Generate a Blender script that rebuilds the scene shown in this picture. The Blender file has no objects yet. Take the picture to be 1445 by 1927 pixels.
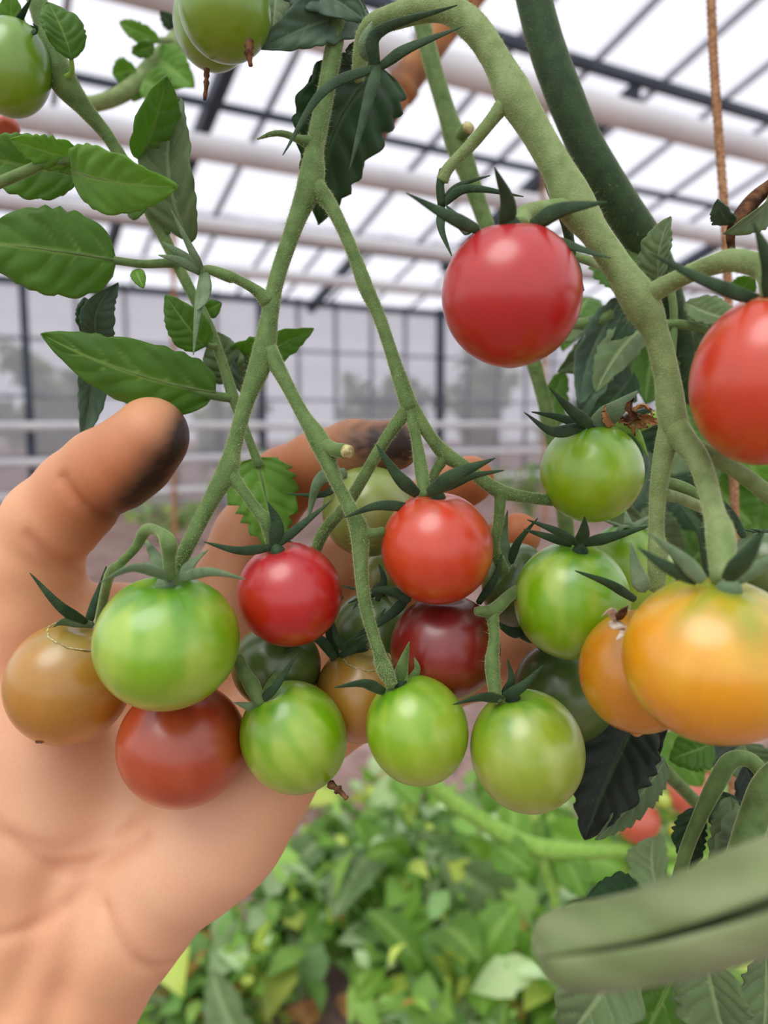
import bpy, math, random
import numpy as np
from mathutils import Vector, Matrix

S = bpy.context.scene
COL = S.collection
F = 1445.0                      # focal length in pixels of the 1445 x 1927 frame
CX, CY = 722.5, 963.5
PITCH = math.radians(-6.8)
CAMZ = 1.2

# ------------------------------------------------------------------ camera
cam = bpy.data.cameras.new('camera')
camo = bpy.data.objects.new('camera', cam)
COL.objects.link(camo)
camo.location = (0, 0, CAMZ)
camo.rotation_euler = (math.pi / 2 + PITCH, 0, 0)
cam.sensor_fit = 'HORIZONTAL'
cam.sensor_width = 36
cam.lens = 36 * F / 1445
cam.clip_start = 0.005
cam.clip_end = 300
cam.dof.use_dof = True
cam.dof.focus_distance = 0.188
cam.dof.aperture_fstop = 15
S.camera = camo

# ------------------------------------------------------------------ sky and exposure
w = bpy.data.worlds.new('overcast_sky')
S.world = w
w.use_nodes = True
bg = w.node_tree.nodes['Background']
bg.inputs['Color'].default_value = (0.95, 0.955, 1.0, 1)
bg.inputs['Strength'].default_value = 1.0
sun = bpy.data.lights.new('veiled_sun', 'SUN')
sun.energy = 1.5
sun.angle = math.radians(40)
sun.color = (1.0, 0.97, 0.93)
suno = bpy.data.objects.new('veiled_sun', sun)
COL.objects.link(suno)
suno.rotation_euler = (math.radians(30), 0, math.radians(-38))
S.view_settings.view_transform = 'Standard'
S.view_settings.look = 'None'
S.view_settings.gamma = 1
S.view_settings.use_curve_mapping = False
S.view_settings.exposure = 0.25

# ------------------------------------------------------------------ helpers
cp, sp = math.cos(PITCH), math.sin(PITCH)
RIGHT = np.array([1.0, 0, 0]); UP = np.array([0, -sp, cp]); FWD = np.array([0, cp, sp])
CAMP = np.array([0, 0, CAMZ])

def W(px, py, d):
    return CAMP + RIGHT * ((px - CX) / F * d) - UP * ((py - CY) / F * d) + FWD * d

def ray_at_height(px, py, z):
    v = RIGHT * ((px - CX) / F) - UP * ((py - CY) / F) + FWD
    return CAMP + v * ((z - CAMZ) / v[2])

def lin(r, g, b):
    def f(c):
        c /= 255.0
        return c / 12.92 if c <= 0.04045 else ((c + 0.055) / 1.055) ** 2.4
    return np.array([f(r), f(g), f(b)])

def tag(o, label=None, cat=None, group=None, kind=None):
    if label: o['label'] = label
    if cat: o['category'] = cat
    if group: o['group'] = group
    if kind: o['kind'] = kind
    return o

def empty(name, loc, label=None, cat=None, group=None, kind=None, rotz=0):
    o = bpy.data.objects.new(name, None)
    o.empty_display_size = 0.02
    o.location = Vector(tuple(float(c) for c in loc))
    o.rotation_euler = (0, 0, rotz)
    COL.objects.link(o)
    return tag(o, label, cat, group, kind)

def mesh(name, V, Fc, attrs=None, smooth=True):
    me = bpy.data.meshes.new(name)
    me.from_pydata(np.asarray(V, dtype=float).tolist(), [], [tuple(int(i) for i in f) for f in Fc])
    if smooth:
        me.polygons.foreach_set('use_smooth', [True] * len(me.polygons))
    if attrs:
        for k, a in attrs.items():
            a = np.asarray(a, dtype=np.float32)
            if a.ndim == 2:
                at = me.attributes.new(k, 'FLOAT_COLOR', 'POINT')
                at.data.foreach_set('color', np.c_[a, np.ones(len(a), np.float32)].ravel())
            else:
                at = me.attributes.new(k, 'FLOAT', 'POINT')
                at.data.foreach_set('value', a)
    me.update()
    return me

def obj(name, me, mat, parent=None, loc=None):
    o = bpy.data.objects.new(name, me)
    if mat and not me.materials: me.materials.append(mat)
    COL.objects.link(o)
    if parent: o.parent = parent
    if loc is not None: o.location = Vector(tuple(float(c) for c in loc))
    return o

def part(name, V, Fc, mat, parent, attrs=None, smooth=True, base=None):
    """a mesh in world coordinates that becomes a child of parent (whose world location is base)"""
    b = np.array(base if base is not None else parent.location)
    return obj(name, mesh(name, np.asarray(V) - b, Fc, attrs, smooth), mat, parent)

def catmull(P, n=7):
    P = np.asarray(P, float)
    if len(P) == 2:
        return np.array([P[0] + (P[1] - P[0]) * t for t in np.linspace(0, 1, n + 1)])
    Q = np.vstack([2 * P[0] - P[1], P, 2 * P[-1] - P[-2]])
    out = []
    for i in range(1, len(Q) - 2):
        p0, p1, p2, p3 = Q[i - 1], Q[i], Q[i + 1], Q[i + 2]
        for t in np.linspace(0, 1, n, endpoint=False):
            out.append(0.5 * (2 * p1 + (p2 - p0) * t + (2 * p0 - 5 * p1 + 4 * p2 - p3) * t * t + (3 * p1 - p0 - 3 * p2 + p3) * t ** 3))
    out.append(Q[-2])
    return np.array(out)

def frames(C, ref=None):
    T = np.gradient(C, axis=0)
    T /= np.linalg.norm(T, axis=1)[:, None] + 1e-12
    n = np.array(ref if ref is not None else -FWD, float)
    N = np.zeros_like(C)
    for i in range(len(C)):
        n = n - T[i] * n.dot(T[i])
        l = np.linalg.norm(n)
        if l < 1e-6:
            n = np.cross(T[i], [0.3, 0.5, 0.8]); l = np.linalg.norm(n)
        n = n / l
        N[i] = n
    return T, N, np.cross(T, N)

def tube(C, R, sides=10, flat=1.0, ref=None, cap=True, ovality=None):
    """swept tube; radii R along binormal, R*flat along normal"""
    C = np.asarray(C, float); R = np.asarray(R, float)
    T, N, B = frames(C, ref)
    a = np.linspace(0, 2 * math.pi, sides, endpoint=False)
    V = C[:, None, :] + R[:, None, None] * (np.cos(a)[None, :, None] * B[:, None, :] + flat * np.sin(a)[None, :, None] * N[:, None, :])
    n = len(C)
    Fc = []
    for i in range(n - 1):
        for j in range(sides):
            k = (j + 1) % sides
            Fc.append((i * sides + j, i * sides + k, (i + 1) * sides + k, (i + 1) * sides + j))
    V = V.reshape(-1, 3)
    if cap:
        V = np.vstack([V, C[0] - T[0] * R[0] * 0.5, C[-1] + T[-1] * R[-1] * 0.5])
        a0, a1 = len(V) - 2, len(V) - 1
        for j in range(sides):
            k = (j + 1) % sides
            Fc.append((a0, k, j)); Fc.append((a1, (n - 1) * sides + j, (n - 1) * sides + k))
    return V, Fc

def merge(parts):
    V, Fc, o = [], [], 0
    for v, f in parts:
        V.append(v); Fc += [tuple(i + o for i in q) for q in f]; o += len(v)
    return np.vstack(V), Fc

def stem_pts(pts, n=7):
    """pts: (px,py,depth,radius_px) -> centreline and radii in world units"""
    P = np.array([list(W(p[0], p[1], p[2])) + [p[3] * p[2] / F] for p in pts])
    Q = catmull(P, n)
    return Q[:, :3], np.maximum(Q[:, 3], 1e-5)

HAIRS = {}
def stem(name, pts, mat, parent, sides=12, n=7, hair=None, bumpy=0.02, seed=0):
    C, R = stem_pts(pts, n)
    rng = np.random.RandomState(seed + len(pts))
    wob = np.convolve(rng.randn(len(R) + 4), [.2, .2, .2, .2, .2], 'valid')
    R = R * (1 + 1.6 * bumpy * wob)
    V, Fc = tube(C, R, sides)
    o = part(name, V, Fc, mat, parent)
    if hair:
        HAIRS.setdefault(parent.name, []).append((parent, C, R, hair))
    return o

# ------------------------------------------------------------------ materials
def newmat(name):
    m = bpy.data.materials.new(name)
    m.use_nodes = True
    nt = m.node_tree
    return m, nt, nt.nodes['Principled BSDF'], nt.nodes['Material Output']

def nn(nt, t, **kw):
    n = nt.nodes.new(t)
    for k, v in kw.items():
        if k in n.inputs: n.inputs[k].default_value = v
        else: setattr(n, k, v)
    return n

def c4(c): return (float(c[0]), float(c[1]), float(c[2]), 1.0)

def noise_mix(nt, a, b, scale, lo=0.35, hi=0.65, coord='Object', detail=4):
    tc = nn(nt, 'ShaderNodeTexCoord')
    no = nn(nt, 'ShaderNodeTexNoise'); no.inputs['Scale'].default_value = scale; no.inputs['Detail'].default_value = detail
    nt.links.new(tc.outputs[coord], no.inputs['Vector'])
    mr = nn(nt, 'ShaderNodeMapRange'); mr.inputs['From Min'].default_value = lo; mr.inputs['From Max'].default_value = hi
    nt.links.new(no.outputs['Fac'], mr.inputs['Value'])
    mx = nn(nt, 'ShaderNodeMix', data_type='RGBA')
    nt.links.new(mr.outputs['Result'], mx.inputs['Factor'])
    for s, v in (('A', a), ('B', b)):
        k = [i for i in mx.inputs if i.name == s and i.type == 'RGBA'][0]
        if hasattr(v, 'is_linked'): nt.links.new(v, k)
        else: k.default_value = c4(v)
    return [o for o in mx.outputs if o.type == 'RGBA'][0], no

def bump(nt, bs, src, strength=0.2, dist=0.001):
    b = nn(nt, 'ShaderNodeBump'); b.inputs['Strength'].default_value = strength; b.inputs['Distance'].default_value = dist
    nt.links.new(src, b.inputs['Height']); nt.links.new(b.outputs['Normal'], bs.inputs['Normal'])
    return b

def simple_mat(name, a, b=None, scale=20, rough=0.6, spec=0.3, bumps=0, bdist=0.001, metallic=0):
    m, nt, bs, out = newmat(name)
    c, no = noise_mix(nt, a, b if b is not None else np.array(a) * 0.75, scale)
    nt.links.new(c, bs.inputs['Base Color'])
    bs.inputs['Roughness'].default_value = rough
    bs.inputs['Specular IOR Level'].default_value = spec
    bs.inputs['Metallic'].default_value = metallic
    if bumps: bump(nt, bs, no.outputs['Fac'], bumps, bdist)
    return m

def stem_mat(name, a, b, sheen=0.6):
    m, nt, bs, out = newmat(name)
    c, no = noise_mix(nt, a, b, 260, 0.35, 0.7)
    nt.links.new(c, bs.inputs['Base Color'])
    bs.inputs['Roughness'].default_value = 0.65
    bs.inputs['Specular IOR Level'].default_value = 0.25
    bs.inputs['Sheen Weight'].default_value = sheen
    bs.inputs['Sheen Roughness'].default_value = 0.35
    bs.inputs['Sheen Tint'].default_value = c4(lin(215, 225, 170))
    tc = nn(nt, 'ShaderNodeTexCoord'); n2 = nn(nt, 'ShaderNodeTexNoise'); n2.inputs['Scale'].default_value = 2500
    nt.links.new(tc.outputs['Object'], n2.inputs['Vector'])
    bump(nt, bs, n2.outputs['Fac'], 0.5, 0.0004)
    return m

def leaf_mat(name, top, vein, trans, tw=0.35, rough=0.5, nscale=90):
    m, nt, bs, out = newmat(name)
    c, no = noise_mix(nt, top, np.array(top) * 0.62, nscale, 0.3, 0.75)
    at = nn(nt, 'ShaderNodeAttribute', attribute_name='vein')
    mx = nn(nt, 'ShaderNodeMix', data_type='RGBA')
    A = [i for i in mx.inputs if i.name == 'A' and i.type == 'RGBA'][0]
    B = [i for i in mx.inputs if i.name == 'B' and i.type == 'RGBA'][0]
    nt.links.new(at.outputs['Fac'], mx.inputs['Factor']); nt.links.new(c, A); B.default_value = c4(vein)
    res = [o for o in mx.outputs if o.type == 'RGBA'][0]
    nt.links.new(res, bs.inputs['Base Color'])
    bs.inputs['Roughness'].default_value = rough
    bs.inputs['Specular IOR Level'].default_value = 0.35
    bs.inputs['Sheen Weight'].default_value = 0.15
    bump(nt, bs, no.outputs['Fac'], 0.25, 0.0006)
    tr = nn(nt, 'ShaderNodeBsdfTranslucent'); tr.inputs['Color'].default_value = c4(trans)
    ms = nn(nt, 'ShaderNodeMixShader'); ms.inputs[0].default_value = tw
    nt.links.new(bs.outputs[0], ms.inputs[1]); nt.links.new(tr.outputs[0], ms.inputs[2]); nt.links.new(ms.outputs[0], out.inputs['Surface'])
    return m

M = {}
M['truss'] = stem_mat('fuzzy_green_stalk', lin(100, 126, 70), lin(74, 100, 50), 0.9)
M['pale_stem'] = stem_mat('pale_green_stalk', lin(130, 150, 96), lin(104, 126, 72), 0.7)
M['dark_stem'] = stem_mat('deep_green_stalk', lin(50, 74, 42), lin(36, 58, 32), 0.3)
M['sepal'] = stem_mat('dark_sepal', lin(52, 76, 48), lin(34, 56, 34), 0.2)
M['sepal_grey'] = stem_mat('grey_green_sepal', lin(110, 132, 98), lin(84, 108, 74), 0.4)
M['lime_stem'] = stem_mat('lime_stalk', lin(140, 180, 80), lin(110, 155, 60), 0.3)
M['leaf_mid'] = leaf_mat('leaf_mid_green', lin(86, 128, 44), lin(140, 172, 84), lin(150, 200, 40), 0.42)
M['leaf_bright'] = leaf_mat('leaf_bright_green', lin(112, 160, 58), lin(150, 190, 92), lin(160, 210, 50), 0.45)
M['leaf_dark'] = leaf_mat('leaf_dark_green', lin(32, 70, 24), lin(64, 100, 46), lin(60, 120, 20), 0.22)
M['leaf_deep'] = leaf_mat('leaf_black_green', lin(24, 38, 24), lin(48, 64, 40), lin(25, 45, 15), 0.06, 0.6)
M['leaf_grey'] = leaf_mat('leaf_grey_green', lin(110, 134, 86), lin(148, 168, 118), lin(120, 160, 60), 0.3, 0.6)
M['leaf_slate'] = leaf_mat('leaf_slate_green', lin(76, 104, 78), lin(104, 132, 98), lin(90, 130, 60), 0.22, 0.55)
M['leaf_roll'] = leaf_mat('rolled_leaf_underside', lin(122, 140, 84), lin(146, 156, 112), lin(120, 160, 60), 0.2, 0.6, 160)
M['dry'] = simple_mat('dried_brown_tissue', lin(120, 84, 58), lin(70, 48, 36), 400, 0.9, 0.1, 0.5)
M['dry_leaf'] = simple_mat('dry_tan_leaf', lin(190, 145, 95), lin(150, 105, 70), 60, 0.9, 0.1, 0.3)
M['dry_pale'] = simple_mat('papery_sepal', lin(215, 205, 190), lin(170, 140, 120), 500, 0.8, 0.2, 0.3)
M['cut'] = simple_mat('cut_stalk_end', lin(200, 195, 140), lin(140, 120, 80), 900, 0.8, 0.1)

def attr_mat(name, attr='Col', rough=0.35, spec=0.5, sss=0.0, coat=0.0, sheen=0.0, tw=0.0, nz=None, sssr=(0.004, 0.002, 0.001)):
    m, nt, bs, out = newmat(name)
    at = nn(nt, 'ShaderNodeAttribute', attribute_name=attr)
    src = at.outputs['Color']
    if nz:
        tc = nn(nt, 'ShaderNodeTexCoord'); no = nn(nt, 'ShaderNodeTexNoise'); no.inputs['Scale'].default_value = nz[0]; no.inputs['Detail'].default_value = 5
        nt.links.new(tc.outputs['Object'], no.inputs['Vector'])
        mr = nn(nt, 'ShaderNodeMapRange'); mr.inputs['To Min'].default_value = 1 - nz[1]; mr.inputs['To Max'].default_value = 1 + nz[1]
        mr.inputs['From Min'].default_value = 0.3; mr.inputs['From Max'].default_value = 0.7
        nt.links.new(no.outputs['Fac'], mr.inputs['Value'])
        vm = nn(nt, 'ShaderNodeVectorMath', operation='SCALE')
        nt.links.new(src, vm.inputs[0]); nt.links.new(mr.outputs['Result'], vm.inputs['Scale'])
        src = vm.outputs[0]
        if len(nz) > 2: bump(nt, bs, no.outputs['Fac'], nz[2], nz[3])
    nt.links.new(src, bs.inputs['Base Color'])
    bs.inputs['Roughness'].default_value = rough
    bs.inputs['Specular IOR Level'].default_value = spec
    bs.inputs['Coat Weight'].default_value = coat
    bs.inputs['Coat Roughness'].default_value = 0.24
    bs.inputs['Sheen Weight'].default_value = sheen
    if sss:
        bs.inputs['Subsurface Weight'].default_value = sss
        bs.inputs['Subsurface Radius'].default_value = sssr
        bs.inputs['Subsurface Scale'].default_value = 1.0
    if tw:
        tr = nn(nt, 'ShaderNodeBsdfTranslucent'); nt.links.new(src, tr.inputs['Color'])
        ms = nn(nt, 'ShaderNodeMixShader'); ms.inputs[0].default_value = tw
        nt.links.new(bs.outputs[0], ms.inputs[1]); nt.links.new(tr.outputs[0], ms.inputs[2]); nt.links.new(ms.outputs[0], out.inputs['Surface'])
    return m

M['tomato'] = attr_mat('tomato_skin', rough=0.36, spec=0.6, sss=0.08, coat=0.65, nz=(320, 0.05), sssr=(0.003, 0.002, 0.001))
M['skin'] = attr_mat('hand_skin', rough=0.5, spec=0.4, sss=0.2, nz=(1400, 0.03, 0.12, 0.0003), sssr=(0.004, 0.0016, 0.0008))
M['foliage'] = attr_mat('low_foliage', rough=0.5, spec=0.4, tw=0.45)

# ------------------------------------------------------------------ the greenhouse
YAW = math.radians(29)          # local x runs along the purlins, local y runs away to the far wall
GH = Matrix.Rotation(YAW, 4, 'Z')
def gh(x, y, z): return np.array(GH @ Vector((x, y, z)))

def box(x0, x1, y0, y1, z0, z1):
    V = [(x, y, z) for x in (x0, x1) for y in (y0, y1) for z in (z0, z1)]
    Fc = [(0, 1, 3, 2), (4, 6, 7, 5), (0, 4, 5, 1), (2, 3, 7, 6), (0, 2, 6, 4), (1, 5, 7, 3)]
    return np.array(V, float), Fc

# floor
m, nt, bs, out = newmat('trodden_soil')
c, no = noise_mix(nt, lin(168, 140, 132), lin(120, 94, 84), 3.0, 0.3, 0.7, detail=8)
c2, no2 = noise_mix(nt, c, lin(88, 66, 54), 14.0, 0.52, 0.72, detail=8)
nt.links.new(c2, bs.inputs['Base Color']); bs.inputs['Roughness'].default_value = 0.95
bump(nt, bs, no2.outputs['Fac'], 0.6, 0.03)
M['soil'] = m
nx, ny = 60, 60
gx, gy = np.meshgrid(np.linspace(-30, 45, nx), np.linspace(-8, 45, ny), indexing='ij')
gz = 0.012 * np.sin(gx * 3.1) * np.cos(gy * 2.3)
V = np.c_[gx.ravel(), gy.ravel(), gz.ravel() - 0.012]
Fc = [(i * ny + j, (i + 1) * ny + j, (i + 1) * ny + j + 1, i * ny + j + 1) for i in range(nx - 1) for j in range(ny - 1)]
tag(obj('floor', mesh('floor', V, Fc), M['soil']), kind='structure')

def glass_mat(name, tint, tfac, trans):
    m, nt, bs, out = newmat(name)
    nt.nodes.remove(bs)
    t = nn(nt, 'ShaderNodeBsdfTransparent'); t.inputs['Color'].default_value = c4(tint)
    d = nn(nt, 'ShaderNodeBsdfTranslucent'); d.inputs['Color'].default_value = c4(trans)
    g = nn(nt, 'ShaderNodeBsdfGlossy'); g.inputs['Roughness'].default_value = 0.08
    a = nn(nt, 'ShaderNodeMixShader'); a.inputs[0].default_value = tfac
    b = nn(nt, 'ShaderNodeMixShader'); b.inputs[0].default_value = 0.04
    nt.links.new(t.outputs[0], a.inputs[1]); nt.links.new(d.outputs[0], a.inputs[2])
    nt.links.new(a.outputs[0], b.inputs[1]); nt.links.new(g.outputs[0], b.inputs[2])
    nt.links.new(b.outputs[0], out.inputs['Surface'])
    return m
M['roof_glass'] = glass_mat('roof_glass', (0.93, 0.93, 0.95), 0.18, (0.9, 0.9, 0.95))
M['wall_glass'] = glass_mat('hazy_wall_glass', (0.78, 0.77, 0.80), 0.28, (0.75, 0.75, 0.78))
M['bar'] = simple_mat('grey_glazing_bar', lin(150, 150, 158), lin(125, 125, 134), 5, 0.5, 0.4)
M['steel'] = simple_mat('dark_steel', lin(62, 72, 86), lin(48, 56, 68), 5, 0.5, 0.4)
M['white_pipe'] = simple_mat('white_painted_pipe', lin(222, 222, 222), lin(205, 205, 208), 3, 0.4, 0.4)

SL = math.tan(math.radians(18))
HG = CAMZ + 1.75                # gutter height
X0, X1 = -2.8, 17.5
def slope_z(y):                 # roof height over the local y axis
    if y <= 0.5: return HG + 6.5 * SL - (0.5 - y) * SL
    if y <= 7: return HG + (7 - y) * SL
    if y <= 8.75: return HG + (y - 7) * SL
    return HG + (10.5 - y) * SL

ceil = empty('ceiling', gh(0, 0, 0), kind='structure', rotz=YAW)
def local_part(name, V, Fc, mat, parent, smooth=False):
    return obj(name, mesh(name, V, Fc, smooth=smooth), mat, parent)

def slant_box(x0, x1, ya, yb, dz0, dz1):
    V, Fc = box(x0, x1, ya, yb, 0, 1)
    za, zb = slope_z(ya + 1e-6 * (1 if yb > ya else -1)), slope_z(yb - 1e-6)
    for v in V:
        f = (v[1] - ya) / (yb - ya)
        v[2] = za + (zb - za) * f + (dz0 if v[2] == 0 else dz1)
    return V, Fc

PW = 0.70
rows = [(0.5, 2.25), (2.25, 4.4), (4.4, 5.5), (5.5, 7.0), (7.0, 8.75), (8.75, 10.5)]
ncol = int((X1 - X0) / PW)
for r, (ya, yb) in enumerate(rows):
    L = PW - 0.03
    pm = mesh('pane', *slant_box(0.015, 0.015 + L, ya + 0.01, yb - 0.01, 0.0, 0.005), smooth=False)
    bm_ = mesh('glazing_bar', *slant_box(-0.018, 0.018, ya, yb, -0.03, 0.012), smooth=False)
    for i in range(ncol):
        x = X0 + i * PW
        if x > 1.9 * yb + 1.6: continue
        obj('pane', pm, M['roof_glass'], ceil, (x, 0, 0))
        obj('glazing_bar', bm_, M['bar'], ceil, (x, 0, 0))
for y, s in ((0.5, 0.05), (2.25, 0.028), (4.4, 0.04), (5.5, 0.028), (7.0, 0.04), (8.75, 0.03), (10.5, 0.05)):
    z = slope_z(y) - 0.05
    V, Fc = box(X0, X1, y - s, y + s, z - 1.2 * s, z + 0.4 * s)
    local_part('purlin', V, Fc, M['steel'], ceil)
for x in (-1.3, 1.65, 4.6, 7.55, 10.5, 13.5):
    V, Fc = slant_box(x - 0.045, x + 0.045, 4.4, 7.0, -0.20, -0.09)
    local_part('rafter', V, Fc, M['steel'], ceil)
    V, Fc = slant_box(x - 0.05, x + 0.05, 8.75, 10.5, -0.2, -0.08)
    local_part('rafter', V, Fc, M['steel'], ceil)

wall = empty('wall_back', gh(0, 10.5, 0), kind='structure', rotz=YAW)
ph = [(0.05, 0.75), (0.75, 1.5), (1.5, 2.2), (2.2, HG)]
for (z0, z1) in ph:
    pm = mesh('pane', *box(0.015, 0.585, -0.004, 0.004, z0 + 0.01, z1 - 0.01), smooth=False)
    for i in range(33):
        obj('pane', pm, M['wall_glass'], wall, (X0 + i * 0.6, 0, 0))
    local_part('rail', *box(X0, X1, -0.02, 0.02, z0 - 0.018, z0 + 0.018), M['bar'], wall)
mm = mesh('mullion', *box(-0.02, 0.02, -0.03, 0.03, 0, HG), smooth=False)
pmesh = mesh('post', *box(-0.045, 0.045, -0.14, -0.05, 0, HG), smooth=False)
for i in range(34):
    obj('mullion', mm, M['bar'], wall, (X0 + i * 0.6, 0, 0))
    if i % 5 == 1: obj('post', pmesh, M['steel'], wall, (X0 + i * 0.6, 0, 0))

def gpipe(name, y, z, r, mat, label, cat, group=None, x0=X0, x1=X1):
    C = np.array([(x, 0, 0) for x in np.linspace(x0, x1, 9)], float)
    V, Fc = tube(C, np.full(9, r), 14, ref=(0, 0, 1))
    o = obj(name, mesh(name, V, Fc), mat)
    o.location = Vector(gh(0, y, z)); o.rotation_euler = (0, 0, YAW)
    return tag(o, label, cat, group)
HT = CAMZ + 1.13
for y, r, lab in ((2.2, 0.052, 'thick white overhead pipe nearest, crossing behind the dark stem'),
                  (3.3, 0.052, 'white overhead pipe passing behind the leafy shoot at upper left'),
                  (4.55, 0.045, 'white overhead pipe, third from the front, below the dark leaf'),
                  (5.85, 0.045, 'white overhead pipe, farthest and lowest of the four')):
    gpipe('overhead_pipe', y, HT, r, M['white_pipe'], lab, 'pipe', 'white overhead pipes')
for z, lab in ((1.13, 'white heating rail along far glass wall, topmost of three'),
               (0.70, 'white heating rail along far glass wall, middle of three'),
               (0.28, 'white heating rail along far glass wall, lowest of three')):
    gpipe('heating_rail', 10.1, z, 0.055, M['white_pipe'], lab, 'pipe', 'white heating rails')

# ------------------------------------------------------------------ leaves
def leaf_geom(base, tip, hw, roll=0, bend=0.1, fold=0.15, curl=0.0, twist=0, teeth=7, ta=0.14, nu=44, nv=10, seed=0, side=0.0, broad=0.62, saw=False):
    rng = np.random.RandomState(seed)
    tamp = 0.5 + rng.rand(24); vj = rng.rand(2) * 0.6; nl = 5.5 + rng.rand() * 1.5
    B = np.array(base); T = np.array(tip)
    ax = T - B; L = np.linalg.norm(ax); ax = ax / L
    mid = (B + T) / 2
    view = CAMP - mid; view /= np.linalg.norm(view)
    n0 = view - ax * view.dot(ax); n0 /= np.linalg.norm(n0)
    b0 = np.cross(n0, ax)
    us = np.linspace(0, 1, nu); vs = np.linspace(-1, 1, 2 * nv + 1)
    a, b_ = broad, 0.82
    shp = us ** a * (1 - us) ** b_; shp /= shp.max()
    V = []; vein = []
    ph = rng.rand() * 0.5
    nvn = teeth
    for i, u in enumerate(us):
        r = math.radians(roll + twist * (u - 0.2))
        n = n0 * math.cos(r) + b0 * math.sin(r); b = np.cross(n, ax) * 1.0
        c = B + ax * L * u + n * (bend * L * 4 * u * (1 - u)) + b * side * L * 4 * u * (1 - u)
        for v in vs:
            s = abs(v)
            tf = u * nvn + (0.35 if v < 0 else 0) + ph + 0.35 * math.sin(u * 11 + seed + (2 if v < 0 else 0))
            tphase = tf % 1.0
            am = tamp[int(tf) % 12 + (12 if v < 0 else 0)]
            prof = (1 - tphase) if saw else (0.5 + 0.5 * math.cos(2 * math.pi * tphase))
            tooth = 1 - ta * am * prof * s ** 3 * (1.0 if u < 0.93 else 0.2)
            wd = hw * shp[i] * tooth
            lat = ((u ** 0.85 * nl - (s * 1.1 + 0.5 * s * s) * (0.45 + shp[i] * 0.55) + vj[0 if v < 0 else 1] + 0.12 * math.sin(u * 17 + seed) ) % 1.0)
            q = abs(lat - 0.5) * 2              # 1 on a vein, 0 between
            z = fold * s * wd + curl * s * s * wd + 0.11 * hw * (1 - q ** 2) * min(1, s * 3) * min(1, (1 - s) * 4 + 0.2) * shp[i]
            z += 0.05 * hw * math.sin(9 * u + 4 * v + seed) * s + 0.05 * hw * math.sin(19 * u + seed * 1.7 + (1.5 if v < 0 else 0)) * s ** 3
            V.append(c + b * v * wd + n * z)
            vm = max(max(0, 1 - s / 0.07), 0.75 * max(0, (q - 0.86) / 0.14) * (1 - 0.7 * s))
            vein.append(min(1, vm))
    k = len(vs)
    Fc = [(i * k + j, i * k + j + 1, (i + 1) * k + j + 1, (i + 1) * k + j) for i in range(nu - 1) for j in range(k - 1)]
    V = np.array(V)
    return V, Fc, np.array(vein), V.reshape(nu, k, 3)[:, nv, :]

LEAF_N = [0]
def leaf(parent, spec, mat='leaf_mid', name='leaflet', rib=True, thick=0.00035, **kw):
    """spec: (bx,by,bd, tx,ty,td, half_width_px)"""
    bx, by, bd, tx, ty, td, wpx = spec
    LEAF_N[0] += 1
    hw = wpx * (bd + td) / 2 / F
    V, Fc, vein, mid = leaf_geom(W(bx, by, bd), W(tx, ty, td), hw, seed=LEAF_N[0], **kw)
    o = part(name, V, Fc, M[mat], parent, {'vein': vein})
    if thick:
        so = o.modifiers.new('thickness', 'SOLIDIFY'); so.thickness = thick; so.offset = 0
    if rib:
        k = np.linspace(0, 1, len(mid))
        Vr, Fr = tube(mid, np.maximum(hw * 0.045 * (1 - 0.85 * k), 0.0001), 6)
        rm = M['pale_stem'] if mat in ('leaf_grey', 'leaf_slate') else (M['dark_stem'] if mat in ('leaf_dark', 'leaf_deep') else M['truss'])
        obj('midrib', mesh('midrib', Vr - np.array(parent.location), Fr), rm, o)
    return o

def sepal(parent, b, m, t, wpx, mat='sepal', flat=0.35, pr=None):
    """curved horn from b over m to t, each (px,py,depth)"""
    P = np.array([W(*b), W(*m), W(*t)])
    C = catmull(P, 7)
    k = np.linspace(0, 1, len(C))
    R = wpx * b[2] / F * np.clip(0.55 + 1.5 * k, 0, 1) * (1 - k ** 1.6) + 0.00012
    V, Fc = tube(C, R, 8, flat=flat)
    return part('sepal', V, Fc, M[mat], parent)

# ------------------------------------------------------------------ tomatoes
def smooth_noise1(rng, n, k):
    """periodic smooth noise over n azimuth samples with k harmonics"""
    a = np.linspace(0, 2 * math.pi, n, endpoint=False)
    s = np.zeros(n)
    for h in range(3, k):
        s += rng.randn() * np.cos(h * a + rng.rand() * 6.28) / (h ** 0.35)
    return s / (np.abs(s).max() + 1e-9)

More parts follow.
